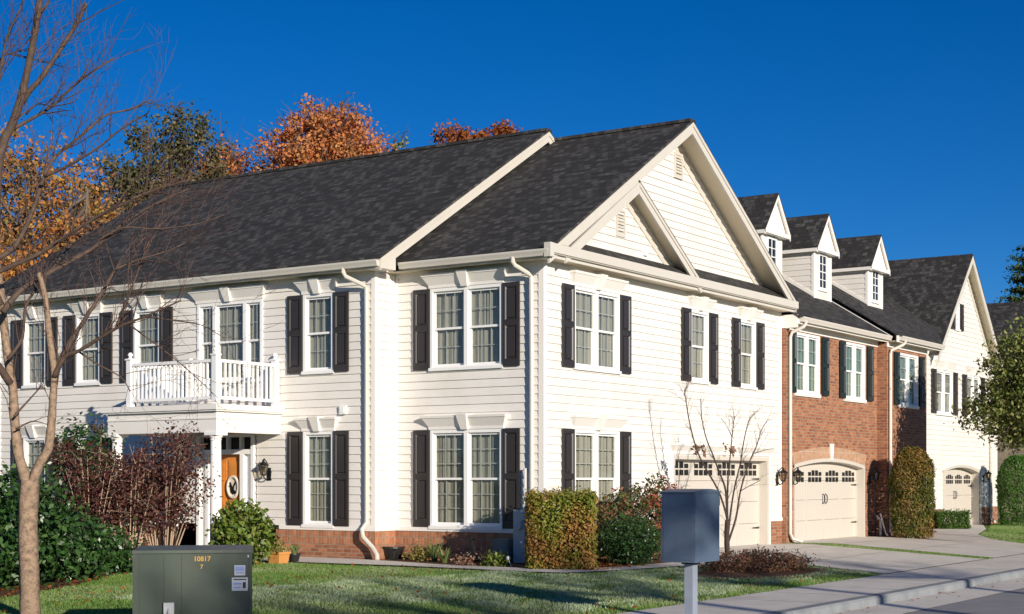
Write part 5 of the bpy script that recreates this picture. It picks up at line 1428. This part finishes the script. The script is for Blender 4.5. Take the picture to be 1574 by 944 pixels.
# tap standpipe and hose by the brick pair
t = thing('downpipe_outlet', 'white plastic standpipe between the arched garage and the evergreen', 'pipe', (17.0, -.35, .09))
mb = MB(); mb.tube([(16.98, -.32, .08), (16.98, -.32, .55), (17.0, -.2, .66)], .035, 8); mb.tube([(16.75, -.4, .75), (16.8, -.45, .5), (16.9, -.5, .2), (16.8, -.6, .12)], .025, 7); mb.build('pipe', M['white'], t)

# ================================================================== street furniture
# green utility cabinet in front
Dt = 15.0
pa, pb = at(203, 845, Dt), at(388.5, 845, Dt)
nd = Vector((CAM[0] - pb.x, CAM[1] - pb.y, 0)).normalized(); ud = Vector((-nd.y, nd.x, 0))      # nd points to the viewer
ra = ray(203, 845); den = ra[0] * nd.x + ra[1] * nd.y
ka = ((pb.x - CAM[0]) * nd.x + (pb.y - CAM[1]) * nd.y) / den
pa = Vector((CAM[0] + ka * ra[0], CAM[1] + ka * ra[1], pb.z)); W = (pb - pa).length
zt = pa.z
base = Vector(((pa.x + pb.x) / 2, (pa.y + pb.y) / 2, 0)) - nd * .4; base.z = gz(base.y)
tf = thing('transformer_box', 'green steel electrical transformer box on the front lawn', 'utility box', base)
def tp(u, w, z): p = pa + ud * u + nd * w; return (p.x, p.y, z)
def tbox(mb, u0, u1, w0, w1, z0, z1):
    mb.frustum([tp(u0, w1, z0), tp(u1, w1, z0), tp(u1, w0, z0), tp(u0, w0, z0)], [tp(u0, w1, z1), tp(u1, w1, z1), tp(u1, w0, z1), tp(u0, w0, z1)])
mb = MB()
tbox(mb, .012, W - .012, -.85, 0, .06, zt - .022)
for u in (.005, W - .035): tbox(mb, u, u + .03, -.02, .012, .06, zt - .03)
mb.frustum([tp(-.002, .022, zt - .03), tp(W + .002, .022, zt - .03), tp(W + .002, -.87, zt - .03), tp(-.002, -.87, zt - .03)], [tp(0, .02, zt), tp(W, .02, zt), tp(W - .02, -.86, zt + .012), tp(.02, -.86, zt + .012)])
for u in (.30, .47): tbox(mb, u, u + .012, 0, .007, .10, zt - .05)
tbox(mb, .07, .085, 0, .006, .10, zt - .05)
mb.build('body', M['box_green'], tf)
mb = MB(); tbox(mb, -.1, W + .1, -.95, .12, -.1, .075); mb.build('concrete_pad', M['concrete'], tf)
mb = MB(); tbox(mb, .30, .40, .004, .05, .30, .50); mb.tube([tp(.35, .05, .44), tp(.35, .09, .40), tp(.35, .05, .33)], .012, 6); mb.build('padlock', M['grey'], tf)
mb = MB(); tbox(mb, .975, 1.08, .0, .003, .755, .855); mb.cur = 1; tbox(mb, .985, 1.07, .003, .004, .80, .845); tbox(mb, .99, 1.065, .003, .004, .775, .79); mb.build('sticker', [M['sticker'], M['stickerblue']], tf)
mb = MB(); tbox(mb, .95, 1.105, .0, .003, .605, .735); mb.cur = 1; tbox(mb, .965, 1.09, .003, .004, .71, .722); tbox(mb, 1.055, 1.085, .003, .0042, .63, .69); mb.cur = 2; tbox(mb, .965, 1.045, .003, .004, .665, .685); tbox(mb, .965, 1.035, .003, .004, .63, .645); mb.build('sticker', [M['sticker'], M['stickerdark'], M['stickerblue']], tf)
mb = MB(); tbox(mb, W - .05, W - .025, 0, .005, zt - .075, zt - .05); mb.build('rivet', M['sticker'], tf)
def text(s, size, u, z, parent):
    cu = bpy.data.curves.new('digits', 'FONT'); cu.body = s; cu.size = size; cu.align_x = 'CENTER'; cu.align_y = 'CENTER'; cu.extrude = .001; cu.offset = .0008
    ob = bpy.data.objects.new('digits', cu); COL.objects.link(ob)
    dg = bpy.context.evaluated_depsgraph_get(); dg.update()
    me = bpy.data.meshes.new_from_object(ob.evaluated_get(dg)); bpy.data.objects.remove(ob)
    o3 = parent.location
    for v in me.vertices:
        p = Vector(tp(u + v.co.x, .004 + v.co.z, z + v.co.y)); v.co = p - o3
    me.materials.clear(); me.materials.append(M['digit'])
    ob = bpy.data.objects.new('number_decal', me); COL.objects.link(ob); ob.parent = parent
text('10817', .066, .665, zt - .088, tf); text('7', .06, .66, zt - .165, tf)

# grey cluster mail cabinet
cx = at(1068, 755, 18.0)
bw, bd = .655, .445
X0, Y0 = cx.x, cx.y                                     # near vertical edge
mc = thing('mail_cabinet', 'grey steel cluster mail cabinet on a square post beside the kerb', 'mailbox', (X0 + bw / 2, Y0 + bd / 2, 0))
zb, zt2 = .71, 1.535
mb = MB()
mb.box(X0, X0 + bw, Y0, Y0 + bd, zb, zt2)
n = 10
prof = [(X0 - .02, zt2)] + [(X0 - .02 + (bw + .04) * k / n, zt2 + .012 + .035 * math.sin(math.pi * k / n)) for k in range(n + 1)] + [(X0 + bw + .02, zt2)]
mb.prism([(x, Y0 - .02, z) for x, z in prof], (0, bd + .04, 0))
mb.box(X0 - .006, X0, Y0 + .03, Y0 + bd - .03, zb + .03, zt2 - .03)
mb.build('cabinet', M['grey_box'], mc)
mb = MB(); mb.box(X0 + .02, X0 + bw - .02, Y0 - .006, Y0, zb + .02, zt2 - .02); dn = mb.build('door', M['grey_box'], mc)
mb = MB(); pxm, pym = X0 + bw * .5 - .03, Y0 + bd * .5 - .02
mb.box(pxm - .065, pxm + .065, pym - .055, pym + .055, .0, zb - .03); mb.box(pxm - .13, pxm + .13, pym - .12, pym + .12, 0.012, .03); mb.build('post', M['post_grey'], mc)
mb = MB(); mb.box(pxm - .09, pxm + .09, pym - .08, pym + .08, zb - .03, zb); mb.build('collar', M['black'], mc)

# ================================================================== grass and fallen leaves
def blades(name, label, regions, dens, h, mats, seed=1, kind='stuff'):
    P = []
    for (x0, x1, y0, y1, test) in regions:
        n = int((x1 - x0) * (y1 - y0) * dens); p = RNG.uniform(size=(n, 2)) * [x1 - x0, y1 - y0] + [x0, y0]
        P.append(p[test(p[:, 0], p[:, 1])])
    p = np.concatenate(P); n = len(p)
    z = .09 * np.clip((p[:, 1] + 5.9) / 4.9, 0, 1)
    a = RNG.uniform(0, 6.283, n); hh = h * RNG.uniform(.5, 1.25, n); w = .006 * RNG.uniform(.7, 1.5, n)
    lx, ly = RNG.normal(size=n) * h * .5, RNG.normal(size=n) * h * .5
    b = np.stack([p[:, 0], p[:, 1], z - .004], 1); s = np.stack([np.cos(a) * w, np.sin(a) * w, np.zeros(n)], 1)
    t = b + np.stack([lx, ly, hh], 1)
    v = np.stack([b - s, b + s, t], 1).reshape(-1, 3); q = np.arange(3 * n).reshape(n, 3)
    o = npmesh(name, v, q, mats); o['kind'] = kind
    return o
LM['grass'] = leafmat('grass_blades', [(.085, .18, .032), (.15, .28, .05), (.21, .32, .08), (.32, .38, .18), (.46, .47, .32)], trans=.3, rough=.6, posvar=(.5, .45))
def out_front(x, y):
    left = (x < -2.25 - .0 * y)
    bedl = y > np.interp(x, [-12.5, -10.6, -8.4, -6.4, -4.2, -2.3], [1.2, 1.85, 3.0, 4.5, 5.6, 5.9])
    front = (y < -2.05 - .16 * (x + 1.1)) & (x >= -2.25)
    dr = x > np.interp(y, [-5.9, -3.7, -1.6], [2.0, 3.4, 4.4])
    md = ((x - .8) / 1.9) ** 2 + ((y + 4.0) / .9) ** 2 < 1
    return ((left & ~bedl) | front) & ~dr & ~md
def strip(x, y):
    return (x > np.interp(y, [-5.9, -.6, .0], [8.02, 10.92, 10.8])) & (x < np.interp(y, [-5.9, -1.2, 0], [8.58, 11.55, 11.5]))
def rlawn(x, y): return (x > np.interp(y, [-5.9, -5.6, -3.3], [14.3, 14.6, 17.5])) & (y < np.interp(x, [17.4, 20.4, 24.6, 30], [-3.35, -2.05, -1.1, .4]))
blades('lawn_grass', '', [(-16, 5, -5.88, 6.2, out_front)], 1300, .033, LM['grass'])
LM['frost'] = leafmat('grass_frosted', [(.22, .33, .14), (.34, .43, .25), (.44, .50, .36), (.16, .28, .08)], trans=.1, rough=.8, posvar=(1.6, .5))
def frosty(x, y):
    e = np.sin(x * 2.1) * .16 + np.sin(x * 5.3 + 1) * .08
    m = out_front(x, y) & (x > -8.6 - .4 * (y + 3) + e * 2) & (y < -.75 - .20 * (x + 2) + e) & (y > -5.4 + e)
    return m & (np.sin(y * 9 + x * 1.3 + np.sin(x * 2.2) * 2) + np.sin(x * 3.1 - y * 4.7) > RNG.uniform(-1.9, 1.1, len(x)))
blades('frosted_grass', '', [(-11, 5, -5.88, 1.2, frosty)], 1500, .046, LM['frost'])
blades('strip_grass', '', [(7.5, 12, -5.88, 0, strip), (14, 32, -5.88, .5, rlawn)], 900, .05, LM['grass'])
n = 2600
p = np.stack([RNG.uniform(-14, 5, n), RNG.uniform(-5.8, 6, n)], 1); p = p[out_front(p[:, 0], p[:, 1])][:620]
p2 = np.stack([RNG.uniform(-12, -2, 2400), RNG.uniform(1, 7, 2400)], 1)
e = np.interp(p2[:, 0], [-12.5, -10.6, -8.4, -6.4, -4.2, -2.3], [1.2, 1.85, 3.0, 4.5, 5.6, 5.9]); p2 = p2[(p2[:, 1] > e - .25) & (p2[:, 1] < e + 1.0)][:700]
pr = np.stack([RNG.uniform(-9, 8, 90), -7.62 - np.abs(RNG.normal(size=90)) * .25], 1)
p3 = np.stack([RNG.uniform(-1.4, .6, 300), RNG.uniform(-1.9, -.9, 300)], 1)
p = np.concatenate([p, p2, p3]); z = .09 * np.clip((p[:, 1] + 5.9) / 4.9, 0, 1) + .045
v, q = leaf_quads(np.column_stack([p, z]), .052, .7, 2.2)
v2, q2 = leaf_quads(np.column_stack([pr, np.full(len(pr), -.105)]), .05, .7, 3.0)
npmesh('fallen_leaves', np.concatenate([v, v2]), np.concatenate([q, q2 + len(v)]), LM['rust'])['kind'] = 'stuff'

# ================================================================== light, sky, camera
SUN_EL = 14.5
sd = Vector((-.48, -.877, 0)).normalized()               # horizontal direction towards the sun
w = bpy.data.worlds.new('World'); SC.world = w; w.use_nodes = True
nt = w.node_tree; bg = nt.nodes['Background']
sky = nt.nodes.new('ShaderNodeTexSky'); sky.sky_type = 'NISHITA'; sky.sun_disc = False
sky.sun_elevation = R(SUN_EL); sky.sun_rotation = math.atan2(sd.x, sd.y)
sky.altitude = 2500; sky.air_density = 1.0; sky.dust_density = .15; sky.ozone_density = 6.0
gm = nt.nodes.new('ShaderNodeGamma'); gm.inputs[1].default_value = 1.0
hs = nt.nodes.new('ShaderNodeHueSaturation'); hs.inputs['Hue'].default_value = .506; hs.inputs['Saturation'].default_value = 1.17; hs.inputs['Value'].default_value = .69
nt.links.new(sky.outputs[0], gm.inputs[0]); nt.links.new(gm.outputs[0], hs.inputs['Color']); nt.links.new(hs.outputs[0], bg.inputs[0])
bg.inputs[1].default_value = .10
sl = bpy.data.lights.new('Sun', 'SUN'); sl.energy = 4.4; sl.angle = R(.53); sl.color = (1, .90, .76)
so = bpy.data.objects.new('Sun', sl); COL.objects.link(so)
e = R(SUN_EL); to = Vector((sd.x * math.cos(e), sd.y * math.cos(e), math.sin(e)))
so.rotation_euler = to.to_track_quat('Z', 'Y').to_euler(); so.location = (-20, -30, 30)
cd = bpy.data.cameras.new('Camera'); cam = bpy.data.objects.new('Camera', cd); COL.objects.link(cam)
cam.location = CAM; cam.rotation_euler = (R(90), 0, math.atan2(SN, CS) - R(90))
cd.sensor_width = 36; cd.lens = 36 * F / 1574; cd.shift_y = (HZ - 472) / 1574; cd.clip_end = 3000
SC.camera = cam
SC.view_settings.view_transform = 'Standard'; SC.view_settings.look = 'None'; SC.view_settings.exposure = .4; SC.view_settings.gamma = 1
SC.cycles.max_bounces = 6; SC.cycles.transparent_max_bounces = 8
